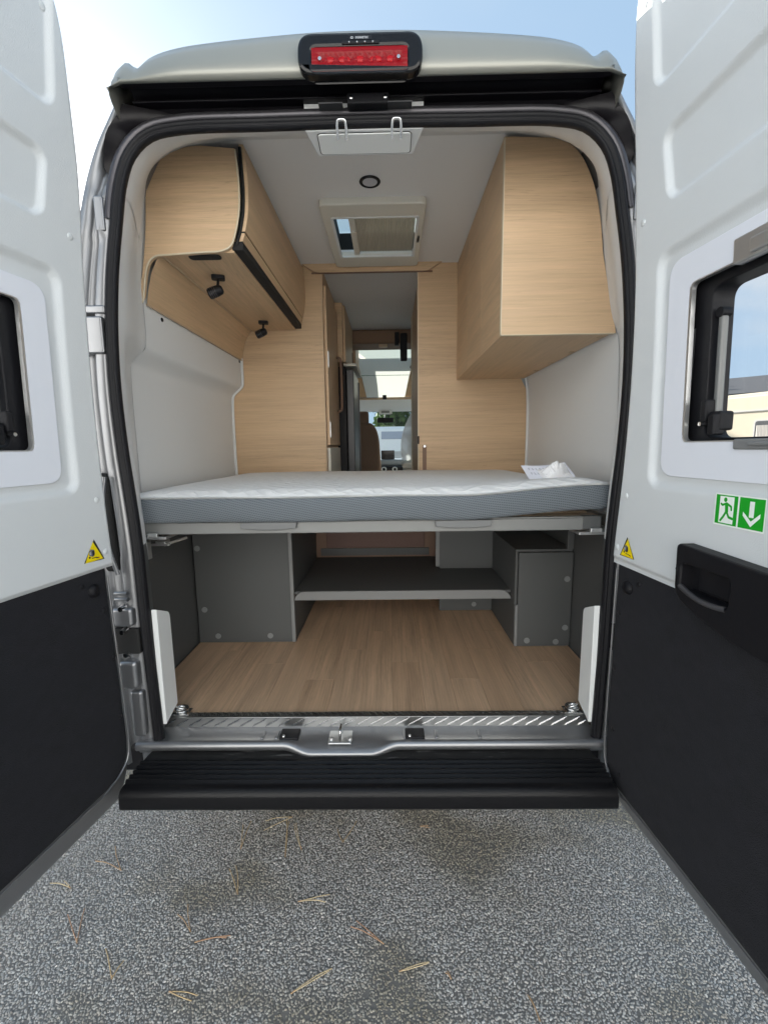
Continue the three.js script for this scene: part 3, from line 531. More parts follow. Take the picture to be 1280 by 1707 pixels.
// header lining across the top, in three pieces, and corner pieces
{
  const iA = oPts.findIndex(p => p.y > 2.262), arc = (k) => oPts[k];
  const lining = (from, to) => grid(8, to - from, (i, j) => { const k = from + j, p = arc(k), t = i / 8; const sx = Math.sign(p.x) || 1; // target on the wall/ceiling outline
    const f = clamp((k - iA) / (oN / 2 - iA), 0, 1), g = k > oN / 2 ? clamp((oN - k - iA) / (oN / 2 - iA), 0, 1) : f;
    const y2 = lerp(2.262, 2.598, Math.min(1, g * 2.2)); const ax = Math.abs(p.x); const tx = g * 2.2 < 1 ? wallX(y2) + .002 : Math.min(wallX(2.598), ax * 1.0 + .0);
    const tx2 = g * 2.2 < 1 ? tx : lerp(wallX(2.598), 0, (g * 2.2 - 1) / 1.2);
    const e = lerp(t, sst(0, 1, t), .6);
    return [lerp(p.x, sx * tx2, e), lerp(p.y + .003, y2, e), lerp(-.018 - lean(p.y), -.350, t)]; }, { uvf: (i, j, p) => [p[0] * 4, p[2] * 4] });
  const mid = Math.round(lerp(iA, oN / 2, .5));
  mesh('corner_lining', lining(iA, mid), M.lining, van); mesh('header_lining', lining(mid, oN - mid), M.lining, van); mesh('corner_lining', lining(oN - mid, oN - iA), M.lining, van);
  const hs = new THREE.Shape(); hs.moveTo(-.185, 0); hs.lineTo(.172, 0); hs.lineTo(.146, -.098); hs.quadraticCurveTo(.143, -.105, .135, -.105); hs.lineTo(-.148, -.105); hs.quadraticCurveTo(-.156, -.105, -.16, -.098); hs.closePath();
  const hg = extr(hs, .10, .004); hg.rotateX(Math.PI / 2); hg.scale(1, -1, 1); { const ix = hg.attributes.position; for (let i = 0; i < ix.count; i += 3) for (const k of ['position', 'normal', 'uv']) { const A = hg.attributes[k], n = A.itemSize; for (let c = 0; c < n; c++) { const t = A.array[i * n + c]; A.array[i * n + c] = A.array[(i + 1) * n + c]; A.array[(i + 1) * n + c] = t; } } hg.computeVertexNormals(); }
  hg.rotateX(-.10); hg.translate(0, 2.448, -.07);
  const hc = mesh('brake_light_cover', hg, M.lining, van);
  const pg = extr(rrect(-.148, .135, -.092, -.012, .012), .005, .002); pg.rotateX(Math.PI / 2); pg.rotateX(-.10); pg.translate(0, 2.4475, -.07); mesh('cover_lid', pg, M.white, hc);
  mesh('lid_seam', (() => { const g = extr((() => { const a = rrect(-.1505, .1375, -.0945, -.0095, .013); a.holes.push(rrect(-.148, .135, -.092, -.012, .012, THREE.Path)); return a; })(), .001); g.rotateX(Math.PI / 2); g.rotateX(-.10); g.translate(0, 2.4438, -.07); return g; })(), M.seam, hc);
  mesh('push_button', cyl([.113, 2.450, -.122], [.113, 2.4435, -.122], .0075, .0075, 18).translate(0, -.001, 0), M.seam, hc);
}
// ceiling with the hatch opening and floor
mesh('ceiling', merge([mUV(bx(-.62, -.205, 2.60, 2.612, -3.4, -.30, 0), .25), mUV(bx(.21, .62, 2.60, 2.612, -3.4, -.30, 0), .25), mUV(bx(-.205, .21, 2.60, 2.612, -.85, -.30, 0), .25), mUV(bx(-.205, .21, 2.60, 2.612, -3.4, -1.29, 0), .25)]), M.ceiling, van);
{
  const fl = mesh('garage_floor', bx(-.93, .93, .49, .522, -4.6, -.09, 0), M.brown, van);
  let x = -.915; const tone = [mat({ map: FT, roughness: .42 }), mat({ map: FT, roughness: .42, color: lin(.93, .92, .91) }), mat({ map: FT, roughness: .42, color: lin(.965, .97, .975) })];
  for (let c = 0; x < .915; c++) {
    const w = .1218; let z = -.10; const off = [0, .35, .62, .18, .5][c % 5];
    let first = true;
    while (z > -1.95) { const L = first ? .25 + off * .8 : .86; const z1 = Math.max(z - L, -2.0); const g = woodUV(bx(x + .0003, Math.min(x + w - .0003, .918), .5222, .530, z1 + .0003, z - .0003, .0006, 1), 'z', [1.1, .42]); mesh('plank', g, tone[(c * 7 + Math.round(z * 5) + 50) % 3], fl); z = z1; first = false; if (z <= -1.99) break; }
    x += w;
  }
  mesh('living_floor', bx(-.92, .92, .523, .529, -4.6, -2.0, 0), tone[0], fl);
}

// ------------------------------------------------------------ roof hatch, lamp
{
  const h = thing('roof_hatch', 'cream framed roof hatch with pleated blind in the ceiling', 'roof hatch');
  const fs = rrect(-.245, .238, -1.425, -.735, .03); fs.holes.push(rrect(-.203, .208, -1.288, -.848, .012, THREE.Path));
  const fg = extr(fs, .022, .006); fg.rotateX(Math.PI / 2); fg.translate(0, 2.598, 0); mUV(fg); fg.scale(1, 1, 1);
  // z runs the same way after the turn
  mesh('frame', fg, M.cream, h);
  const inr = rrect(-.207, .212, -1.292, -.844, .014); inr.holes.push(rrect(-.194, .199, -1.279, -.857, .01, THREE.Path)); const ig = extr(inr, .006, .0015); ig.rotateX(Math.PI / 2); ig.translate(0, 2.5755, 0); mesh('inner_rim', ig, M.white, h);
  // pleated blind
  const n = 34; mesh('pleated_blind', grid(n * 2, 1, (i, j) => [lerp(-.095, .198, i / (n * 2)), 2.592 + (i % 2 ? .007 : 0), j ? -.858 : -1.278]).toNonIndexed(), phys({ color: lin(.60, .55, .45), roughness: .9, transmission: .06, thickness: 0, side: THREE.DoubleSide }), h);
  h.children[h.children.length - 1].geometry.computeVertexNormals();
  mesh('blind_rail', bx(-.125, -.095, 2.580, 2.598, -1.280, -.856, .004), M.cream, h);
  mesh('rail_grip', bx(-.118, -.098, 2.574, 2.582, -1.14, -1.0, .003), M.cream, h);
  mesh('shaft', merge([bx(-.215, -.207, 2.58, 2.70, -1.30, -.84, 0), bx(.212, .220, 2.58, 2.70, -1.30, -.84, 0), bx(-.207, .212, 2.58, 2.70, -.848, -.840, 0), bx(-.207, .212, 2.58, 2.70, -1.30, -1.292, 0)]), M.seam, h);
  mesh('dome', bx(-.22, .225, 2.705, 2.709, -1.31, -.83, 0), M.tint, h);
  mesh('latch', bx(.213, .228, 2.570, 2.578, -1.12, -1.04, .002), M.greyEdge, h);
  const l = thing('ceiling_lamp', 'small round ceiling lamp with black ring', 'lamp');
  mesh('ring', new THREE.TorusGeometry(.037, .0075, 10, 40).rotateX(Math.PI / 2).scale(1, .5, 1).translate(-.01, 2.598, -.62), M.blackPlastic, l);
  mesh('diffuser', new THREE.SphereGeometry(.034, 24, 10).scale(1, .12, 1).translate(-.01, 2.598, -.62), mat({ color: lin(.55, .56, .6), roughness: .4 }), l);
}

// ------------------------------------------------------------ partition panels and header
{
  const mk = (label, pts, x) => { const t = thing('partition_panel', label, 'wall panel', 'wooden partition panels in front of the bed'); return t; };
  const L = mk('oak partition panel left of the aisle');
  const ls = new THREE.Shape(); ls.moveTo(-.945, 1.15); ls.lineTo(-.352, 1.15); ls.lineTo(-.336, 2.56); ls.lineTo(-.46, 2.602); ls.lineTo(-.60, 2.602); ls.lineTo(-.83, 2.4); ls.lineTo(-.86, 1.95); ls.lineTo(-.925, 1.86); ls.lineTo(-.945, 1.75); ls.closePath();
  mesh('board', woodUV(extr(ls, .018, .001).translate(0, 0, zP - .02)), M.woodB, L);
  mesh('edge_band', bx(-.3505, -.3495 + .004, 1.15, 2.555, zP - .021, zP + .0005, .001).translate(.0035, 0, 0), M.woodEdge, L);
  const R = mk('oak partition panel right of the aisle');
  const rs = new THREE.Shape(); rs.moveTo(.247, 1.15); rs.lineTo(.945, 1.15); rs.lineTo(.945, 1.8); rs.lineTo(.88, 1.92); rs.lineTo(.84, 2.4); rs.lineTo(.6, 2.602); rs.lineTo(.38, 2.602); rs.lineTo(.262, 2.555); rs.lineTo(.242, 2.55); rs.closePath();
  mesh('board', woodUV(extr(rs, .018, .001).translate(0, 0, zP - .02)), M.woodB, R);
  mesh('edge_band', bx(.240, .2455, 1.15, 2.55, zP - .021, zP + .0005, .001), M.paleEdge, R);
  mesh('strap_slot', bx(.270, .295, 1.30, 1.512, zP - .002, zP + .004, .002), M.brown, R);
  mesh('slot_screw', cyl([.2825, 1.505, zP + .002], [.2825, 1.505, zP + .008], .008, .008, 12), M.alu, R);
  mesh('door_catch', bx(.238, .249, 1.52, 1.57, zP - .01, zP + .006, .002), M.blackPlastic, R);
  const H = thing('aisle_header_board', 'oak header board across the top of the aisle', 'board');
  const hsh = new THREE.Shape(); hsh.moveTo(-.46, 2.602); hsh.lineTo(-.40, 2.565); hsh.quadraticCurveTo(-.38, 2.552, -.35, 2.551); hsh.lineTo(.26, 2.549); hsh.quadraticCurveTo(.30, 2.549, .32, 2.561); hsh.lineTo(.39, 2.602); hsh.closePath();
  mesh('board', woodUV(extr(hsh, .016, .002).translate(0, 0, zP + .001)), M.wood, H);
  for (const x of [-.117, .085]) mesh('screw_cap', cyl([x, 2.585, zP + .017], [x, 2.585, zP + .021], .012, .012, 18), M.woodEdge, H);
  mesh('seam_strip', bx(-.40, .33, 2.547, 2.551, zP + .0, zP + .019, .001), M.brown, H);
}
// ------------------------------------------------------------ overhead cupboards
{
  const c = thing('overhead_cupboard', 'curved oak overhead cupboard with two black spotlights beneath', 'cupboard', 'oak overhead cupboards above the bed');
  const s = new THREE.Shape(); s.moveTo(-.883, 2.046); s.quadraticCurveTo(-.862, 2.05, -.852, 2.085); s.quadraticCurveTo(-.838, 2.165, -.828, 2.18); s.quadraticCurveTo(-.815, 2.212, -.785, 2.213); s.lineTo(-.56, 2.225); s.quadraticCurveTo(-.522, 2.226, -.512, 2.245);
  s.quadraticCurveTo(-.468, 2.36, -.474, 2.47); s.lineTo(-.482, 2.566); s.lineTo(-.60, 2.578); s.quadraticCurveTo(-.71, 2.578, -.765, 2.528); s.quadraticCurveTo(-.812, 2.48, -.818, 2.39); s.quadraticCurveTo(-.828, 2.25, -.86, 2.12); s.closePath();
  const eb = extr(s, .016, .0015, 16); eb.translate(0, 0, -.357); mesh('end_panel', woodUV(eb, 'x'), M.wood, c);
  // pale edging along the lower outline
  const ep = new THREE.CatmullRomCurve3([[-.880, 2.045], [-.860, 2.052], [-.851, 2.087], [-.838, 2.155], [-.826, 2.188], [-.80, 2.211], [-.74, 2.216], [-.62, 2.222], [-.55, 2.226], [-.515, 2.243], [-.494, 2.292], [-.478, 2.36], [-.4735, 2.44], [-.480, 2.56]].map(p => new THREE.Vector3(p[0], p[1], -.3395)));
  mesh('edge_band', new THREE.TubeGeometry(ep, 80, .0035, 6), M.paleEdge, c);
  // curved front door: profile x against y
  const fx = sm([[2.262, -.474], [2.30, -.462], [2.36, -.449], [2.44, -.444], [2.52, -.447], [2.585, -.454]]);
  const skin = (y0, y1, z0, z1) => { const ny = 24, a = grid(6, ny, (i, j) => { const y = lerp(y0, y1, j / ny); return [fx(y), y, lerp(z0, z1, i / 6)]; }, {}), b = grid(6, ny, (i, j) => { const y = lerp(y0, y1, j / ny); return [fx(y) - .018, y, lerp(z0, z1, i / 6)]; }, { flip: true }); const e = []; for (const k of [0, 1]) e.push(grid(1, ny, (i, j) => { const y = lerp(y0, y1, j / ny); return [fx(y) - i * .018, y, k ? z1 : z0]; })); for (const k of [0, 1]) e.push(grid(6, 1, (i, j) => { const y = k ? y1 : y0; return [fx(y) - j * .018, y, lerp(z0, z1, i / 6)]; })); return merge([a, b, ...e]); };
  mesh('door', woodUV(skin(2.296, 2.585, -.352, zP + .004), 'z'), M.wood, c);
  mesh('lower_rail', woodUV(skin(2.262, 2.290, -.352, zP + .004), 'z'), M.wood, c);
  mesh('door_seam', skin(2.2895, 2.2965, -.353, zP + .004).translate(-.004, 0, 0), M.seam, c);
  mesh('front_seam', (() => { const pts = [[-.499, 2.246, -.350], [-.482, 2.29, -.350], [-.466, 2.36, -.350], [-.461, 2.44, -.350], [-.466, 2.575, -.350]]; return tube(pts, .0055, 40, 6); })(), M.seam, c);
  mesh('grip_channel', bx(-.515, -.474, 2.232, 2.262, zP + .004, -.352, .003), M.seam, c);
  mesh('bottom_board', woodUV(bx(-.80, -.51, 2.225, 2.24, zP + .004, -.356, .001), 'z'), M.wood, c);
  mesh('back_board', (() => { const pr = [[2.245, -.775], [2.215, -.797], [2.16, -.826], [2.10, -.842], [2.05, -.852]]; return woodUV(grid(8, 4, (i, j) => [pr[j][1], pr[j][0], lerp(-.356, zP + .004, i / 8)]), 'z'); })(), M.wood, c);
  mesh('back_edge', bx(-.856, -.848, 2.045, 2.053, zP + .006, -.356, .002), M.woodEdge, c);
  mesh('corner_bead', cyl([-.782, 2.224, -.357], [-.782, 2.224, zP + .005], .006, .006, 8), M.woodEdge, c);
  mesh('vent_slot', extr(rrect(-.69, -.57, -.405, -.365, .018), .004).rotateX(Math.PI / 2).translate(0, 2.2245, 0), M.seam, c);

  const d = thing('overhead_cupboard', 'boxy oak overhead cupboard with flat end panel and three doors', 'cupboard', 'oak overhead cupboards above the bed');
  const p = new THREE.Shape(); p.moveTo(.482, 1.913); p.lineTo(.91, 1.913); p.lineTo(.893, 1.99); p.lineTo(.862, 2.12); p.lineTo(.845, 2.20); p.quadraticCurveTo(.83, 2.36, .79, 2.45); p.quadraticCurveTo(.74, 2.566, .66, 2.576); p.lineTo(.50, 2.584); p.lineTo(.482, 2.58); p.closePath();
  mesh('end_panel', woodUV(extr(p, .016, .0012, 16).translate(0, 0, -.357), 'x'), M.wood, d);
  mesh('edge_band', merge([bx(.479, .4825, 1.913, 2.582, -.356, -.339, .001), bx(.482, .905, 1.9105, 1.9135, -.356, -.339, .001)]), M.paleEdge, d);
  for (const [z0, z1] of [[-.3575, -.719], [-.7225, -1.084], [-1.0875, zP + .002]]) mesh('door', woodUV(bx(.482, .499, 1.918, 2.594, z1, z0, .0015), 'z'), M.wood, d);
  mesh('bottom_board', woodUV(bx(.4995, .90, 1.914, 1.929, zP + .002, -.3575, .001), 'z'), M.wood, d);
  mesh('bottom_rail', woodUV(bx(.4822, .4985, 1.912, 1.9172, zP + .002, -.3575, .001), 'z'), M.wood, d);
  for (const z of [-.404, -.678, -.935, -1.165]) mesh('screw_cap', cyl([.880, 1.9145, z], [.880, 1.911, z], .013, .013, 18), M.woodEdge, d);
}
// spotlights
{
  const mk = (z, yaw, label) => {
    const t = thing('spotlight', label, 'spotlight', 'black reading spotlights under the left cupboard'); t.position.set(-.654, 2.2245, z); t.rotation.y = yaw;
    mesh('base', extr(rrect(-.027, .027, -.02, .02, .012), .012, .002).rotateX(Math.PI / 2), M.blackPlastic, t);
    mesh('arm', tube([[0, -.008, 0], [-.002, -.03, .002], [-.006, -.052, .006]], .0055, 12, 8), M.blackPlastic, t);
    const h = mesh('head', new THREE.LatheGeometry([[0, -.03], [.012, -.03], [.019, -.024], [.0215, -.005], [.0215, .028], [.019, .032], [.017, .028], [.0, .026]].map(q => new THREE.Vector2(...q)), 24), M.blackPlastic, t);
    h.position.set(-.012, -.064, .006); h.rotation.set(.5, 0, -1.15 + Math.PI);
    for (let k = 0; k < 4; k++) mesh('cooling_fin', new THREE.TorusGeometry(.0218, .0018, 6, 24).rotateX(Math.PI / 2).translate(0, .0 + k * .008, 0), M.steelDark, h);
    mesh('lamp_face', new THREE.CylinderGeometry(.017, .017, .002, 20).translate(0, .028, 0), mat({ color: lin(.4), roughness: .3 }), h);
    return t;
  };
  mk(-.575, .3, 'black swivel spotlight nearer the end panel of the curved cupboard');
  mk(-1.255, .15, 'black swivel spotlight nearer the wooden partition');
}
// ------------------------------------------------------------ bed
{
  const b = thing('bed_base', 'grey slatted bed base with pull handles under the mattress', 'bed base');
  mesh('rear_rail', bx(-.845, .735, 1.203, 1.246, -.165, -.135, .004), M.rail, b);
  mesh('rail_end', bx(.735, .80, 1.205, 1.252, -.17, -.138, .004), M.greyDark, b);
  mesh('rail_lip', bx(-.80, .735, 1.2465, 1.251, -.164, -.137, .001), M.rail, b);
  mesh('side_rail', bx(-.90, -.87, 1.20, 1.246, zP + .02, -.17, .004), M.rail, b); mesh('side_rail', bx(.85, .88, 1.20, 1.246, zP + .02, -.17, .004), M.rail, b);
  for (let k = 0; k < 11; k++) mesh('slat', bx(-.87, .85, 1.226, 1.236, -.33 - k * .1, -.27 - k * .1, .003), M.woodEdge, b);
  for (const [x0, x1] of [[-.47, -.27], [.214, .412]]) { const s = new THREE.Shape(); s.moveTo(x0, 1.246); s.lineTo(x1, 1.246); s.lineTo(x1 - .003, 1.224); s.quadraticCurveTo((x0 + x1) / 2, 1.212, x0 + .003, 1.224); s.closePath(); mesh('pull_handle', extr(s, .016, .003).translate(0, 0, -.136), M.railGrip, b); }
  for (const s of [-1, 1]) {
    mesh('support_bracket', merge([bx(s > 0 ? .72 : -.87, s > 0 ? .87 : -.74, 1.186, 1.196, -.30, -.13, .002), bx(s > 0 ? .755 : -.80, s > 0 ? .795 : -.765, 1.196, 1.212, -.132, -.118, .003)]), M.alu, b);
    mesh('bracket_foot', bx(s > 0 ? .90 : -.92, s > 0 ? .92 : -.90, 1.08, 1.19, -.5, -.15, .003), M.greyDark, b);
  }
  mesh('latch_bar', merge([bx(-.85, -.78, 1.142, 1.152, -.24, -.225, .003), cyl([-.80, 1.146, -.23], [-.745, 1.160, -.30], .006, .006, 10), bx(-.875, -.86, 1.09, 1.16, -.25, -.22, .002), bx(-.83, -.79, 1.150, 1.162, -.26, -.22, .004)]), M.alu, b);

  const m = thing('mattress', 'white quilted mattress with grey mesh side band', 'mattress');
  const X0 = -.905, X1 = .835, Z0 = -1.452, Z1 = -.108, R = .07, per = [];
  const arcN = 10, side = (ax, az, bx2, bz, n) => { for (let k = 0; k < n; k++) per.push([lerp(ax, bx2, k / n), lerp(az, bz, k / n)]); };
  const corner = (cx, cz, a0) => { for (let k = 0; k < arcN; k++) { const a = a0 + (Math.PI / 2) * k / arcN; per.push([cx + R * Math.cos(a), cz + R * Math.sin(a)]); } };
  side(X0 + R, Z0, X1 - R, Z0, 60); corner(X1 - R, Z0 + R, -Math.PI / 2); side(X1, Z0 + R, X1, Z1 - R, 40); corner(X1 - R, Z1 - R, 0); side(X1 - R, Z1, X0 + R, Z1, 120); corner(X0 + R, Z1 - R, Math.PI / 2); side(X0, Z1 - R, X0, Z0 + R, 40); corner(X0 + R, Z0 + R, Math.PI);
  const cxm = (X0 + X1) / 2, czm = (Z0 + Z1) / 2, PN = per.length;
  let acc = [0]; for (let k = 1; k <= PN; k++) acc.push(acc[k - 1] + Math.hypot(per[k % PN][0] - per[k - 1][0], per[k % PN][1] - per[k - 1][1]));
  const lift = (x, z) => .030 * sst(.30, .80, x) * sst(-.6, -.12, z) + .004 * nz(x * 3, z * 3);
  const band = [[-.006, 1.249], [.0, 1.252], [.006, 1.262], [.010, 1.285], [.010, 1.31], [.007, 1.325], [.0, 1.335]];
  mesh('side_band', grid(PN, band.length - 1, (i, j) => { const [x, z] = per[i % PN], dx = x - cxm, dz = z - czm, l = Math.hypot(dx, dz); const o = band[j][0] + .003 * nz(x * 7 + j, z * 7, 1.1); return [x + dx / l * o, band[j][1] + lift(x, z) + (j < 2 ? .6 : 1) * .004 * nz(x * 5, z * 5, 3), z + dz / l * o]; }, { uvf: (i, j) => [acc[i] / .13 + .35 * band[j][1] / .13, band[j][1] / .13 - .22 * acc[i] / .13] }), M.mesh, m);
  const TL = 26;
  mesh('quilted_top', grid(PN, TL, (i, j) => { const t = j / TL, [x, z] = per[i % PN], k = Math.cos(t * Math.PI / 2) ** 1 * 1, q = 1 - (1 - k); const px = cxm + (x - cxm) * q, pz = czm + (z - czm) * q; const rise = .022 * (1 - (1 - Math.min(1, (1 - q) * 7)) ** 2) + .008 * (1 - q); return [px, 1.335 + rise + lift(px, pz), pz]; }, { uvf: (i, j, p) => [p[0] / .62, p[2] / .62] }), M.quilt, m);
  mesh('piping', grid(PN, 5, (i, j) => { const [x, z] = per[i % PN], dx = x - cxm, dz = z - czm, l = Math.hypot(dx, dz), a = j / 5 * Math.PI * 2; return [x + dx / l * (.002 + .0035 * Math.cos(a)), 1.3365 + lift(x, z) + .0035 * Math.sin(a), z + dz / l * (.002 + .0035 * Math.cos(a))]; }), M.quilt, m);
  mesh('base_cloth', grid(PN, 1, (i, j) => { const [x, z] = per[i % PN], q = j ? 0 : .992; return [cxm + (x - cxm) * q, 1.2485 + lift(x, z) * (j ? 0 : 1), czm + (z - czm) * q]; }), M.quilt, m);
  // grey print on the ticking
  const cv = document.createElement('canvas'); cv.width = 1024; cv.height = 64; const c = cv.getContext('2d'); c.fillStyle = '#d8d9d7'; c.fillRect(0, 0, 1024, 64); c.strokeStyle = '#8b8d8c'; c.lineWidth = 5; let sd = 7; const r2 = () => (sd = (sd * 16807) % 2147483647) / 2147483647;
  for (let k = 0; k < 9; k++) { const x = 30 + k * 80; c.beginPath(); c.arc(x, 40, 20 + r2() * 8, 3.6, 5.6); c.stroke(); c.beginPath(); c.arc(x + 34, 20, 18, .4, 2.4); c.stroke(); }
  c.fillStyle = '#55575a'; for (let k = 0; k < 8; k++) { c.fillRect(770 + k * 26, 18, 7, 30); c.fillRect(770 + k * 26, 18 + (k % 3) * 11, 17, 7); }
}
// leaflet in a clear bag on the mattress
{
  const t = thing('leaflet', 'white leaflet in a crumpled clear bag lying on the mattress', 'leaflet');
  const cv = document.createElement('canvas'); cv.width = 256; cv.height = 128; const c = cv.getContext('2d'); c.fillStyle = '#dfe1ea'; c.fillRect(0, 0, 256, 128); c.fillStyle = '#a9adb8'; for (let k = 0; k < 9; k++) { c.fillRect(28 + k * 20, 22, 5, 20); c.fillRect(28 + k * 20, 22 + (k % 3) * 8, 13, 4); } for (let k = 0; k < 4; k++) { c.fillRect(28 + k * 18, 62, 4, 20); c.fillRect(28 + k * 18, 66 + (k % 2) * 9, 12, 4); } c.fillStyle = '#c8586a'; c.beginPath(); c.arc(176, 104, 12, 0, 7); c.fill();
  const ct = new THREE.CanvasTexture(cv); ct.colorSpace = THREE.SRGBColorSpace;
  const P = (u, v) => [lerp(.572, .745, u) + .01 * (1 - v), 1.374 + .050 * v + .010 * u - .006 * Math.sin(u * 3.1), -.26 - .085 * v + .01 * Math.sin(u * 4)];
  const f = grid(12, 8, (i, j) => P(i / 12, j / 8)), k = grid(12, 8, (i, j) => { const p = P(i / 12, j / 8); return [p[0], p[1] - .0015, p[2] - .001]; }, { flip: true });
  mesh('sheet', merge([f, k]), mat({ map: ct, roughness: .5 }), t);
  mesh('clear_bag', grid(40, 24, (i, j) => { const u = i / 40, v = j / 24, p = P(.28 + u * .66, v * .7); const e = Math.sin(u * Math.PI) * Math.sin(v * Math.PI); return [p[0], p[1] + e * (.026 + .055 * (fbm(u * 6, v * 5, 4) + .1)) + .001, p[2] + e * .02]; }).toNonIndexed(), phys({ color: lin(.93), transmission: .35, roughness: .2, thickness: 0 }), t);
  t.children[1].geometry.computeVertexNormals();
}
// ------------------------------------------------------------ storage under the bed
{
  const caps = (t, l, z) => { for (const [x, y] of l) mesh('screw_cap', cyl([x, y, z], [x, y, z + .003], .014, .014, 20), M.cap, t); };
  const a = thing('storage_box', 'tall grey storage box panel below the left half of the bed', 'storage box');
  mesh('front_panel', mUV(bx(-.915, -.445, .531, 1.185, -.735, -.72, .001), .25), M.grey, a);
  mesh('edge_strip', bx(-.4445, -.427, .531, 1.185, -.737, -.718, .002), M.greyEdge, a);
  mesh('side_panel', bx(-.443, -.428, .531, 1.185, zP + .02, -.738, .001), M.greyDark, a);
  caps(a, [[-.895, 1.02], [-.88, .705], [-.82, .565], [-.555, .565]], -.720);
  const b = thing('storage_box', 'low grey storage box below the right half of the bed', 'storage box');
  mesh('front_panel', mUV(bx(.667, .922, .531, .998, -.665, -.65, .001), .25), M.grey, b);
  mesh('edge_strip', bx(.655, .6665, .531, .74, -.668, -.648, .002), M.greyEdge, b);
  mesh('side_panel', bx(.655, .6665, .531, .998, -1.20, -.669, .001), M.greyDark, b);
  mesh('lid', bx(.655, .925, .9985, 1.010, -1.20, -.668, .001), M.greyDark, b);
  mesh('post', bx(.895, .925, 1.0105, 1.19, -.68, -.655, .002), M.grey, b);
  caps(b, [[.897, .868], [.897, .625], [.715, .560], [.855, .553]], -.650);
  const s = thing('garage_shelf', 'grey shelf with rounded front spanning between the storage boxes', 'shelf');
  mesh('board', bx(-.426, .654, .775, .790, zP + .02, -.735, .002), M.greyDark, s);
  const fs = new THREE.Shape(); fs.moveTo(-.426, .748); fs.lineTo(.654, .748); fs.lineTo(.648, .764); fs.quadraticCurveTo(.63, .792, .60, .793); fs.lineTo(-.375, .793); fs.quadraticCurveTo(-.40, .792, -.42, .766); fs.closePath();
  mesh('front_lip', extr(fs, .012, .002).translate(0, 0, -.735), M.greyEdge, s);
  const p = thing('garage_divider', 'grey divider panel behind the shelf beside the low box', 'panel');
  mesh('panel_board', mUV(bx(.345, .93, .531, 1.185, -1.155, -1.14, .001), .25), M.grey, p);
  mesh('edge_strip', bx(.322, .3445, .80, 1.185, -1.157, -1.138, .002), M.greyEdge, p); caps(p, [[.55, .568]], -1.14);
  const c = thing('garage_rear_door', 'brown cabinet door with black hinges deep below the bed', 'cabinet door');
  mesh('frame', bx(-.93, .93, .531, 1.16, zP + .0, zP + .015, .001), M.brown, c);
  mesh('leaf', bx(-.36, .28, .855, 1.16, zP + .016, zP + .028, .003), mat({ color: lin(.13, .07, .055), roughness: .6 }), c);
  mesh('lower_rail', bx(-.40, .31, .80, .85, zP + .016, zP + .024, .004), M.grey, c);
  for (const [x, y] of [[-.34, .985], [.15, 1.06], [.27, .99]]) mesh('hinge', merge([bx(x - .01, x + .01, y - .022, y + .028, zP + .028, zP + .045, .004), bx(x - .004, x + .018, y - .008, y + .008, zP + .028, zP + .052, .003)]), M.blackPlastic, c);
  // tie-down rings
  for (const sx of [-1, 1]) {
    const t = thing('tie_down_ring', sx < 0 ? 'chrome tie-down ring at the left end of the tread plate' : 'chrome tie-down ring at the right end of the tread plate', 'tie-down ring', 'chrome tie-down rings by the sill');
    const x = sx < 0 ? -.722 : .715; t.position.set(x, .538, -.105);
    mesh('base_plate', bx(-.032, .032, 0, .004, -.022, .022, .002), M.chrome, t);
    mesh('cup', new THREE.LatheGeometry([[.012, .002], [.02, .004], [.026, .012], [.024, .017], [.018, .012], [.008, .008], [0, .007]].map(q => new THREE.Vector2(...q)), 24), M.chrome, t);
    mesh('ring', new THREE.TorusGeometry(.018, .0036, 8, 24).rotateX(1.1).rotateY(.6 * sx).translate(0, .02, 0), M.chrome, t);
  }
}
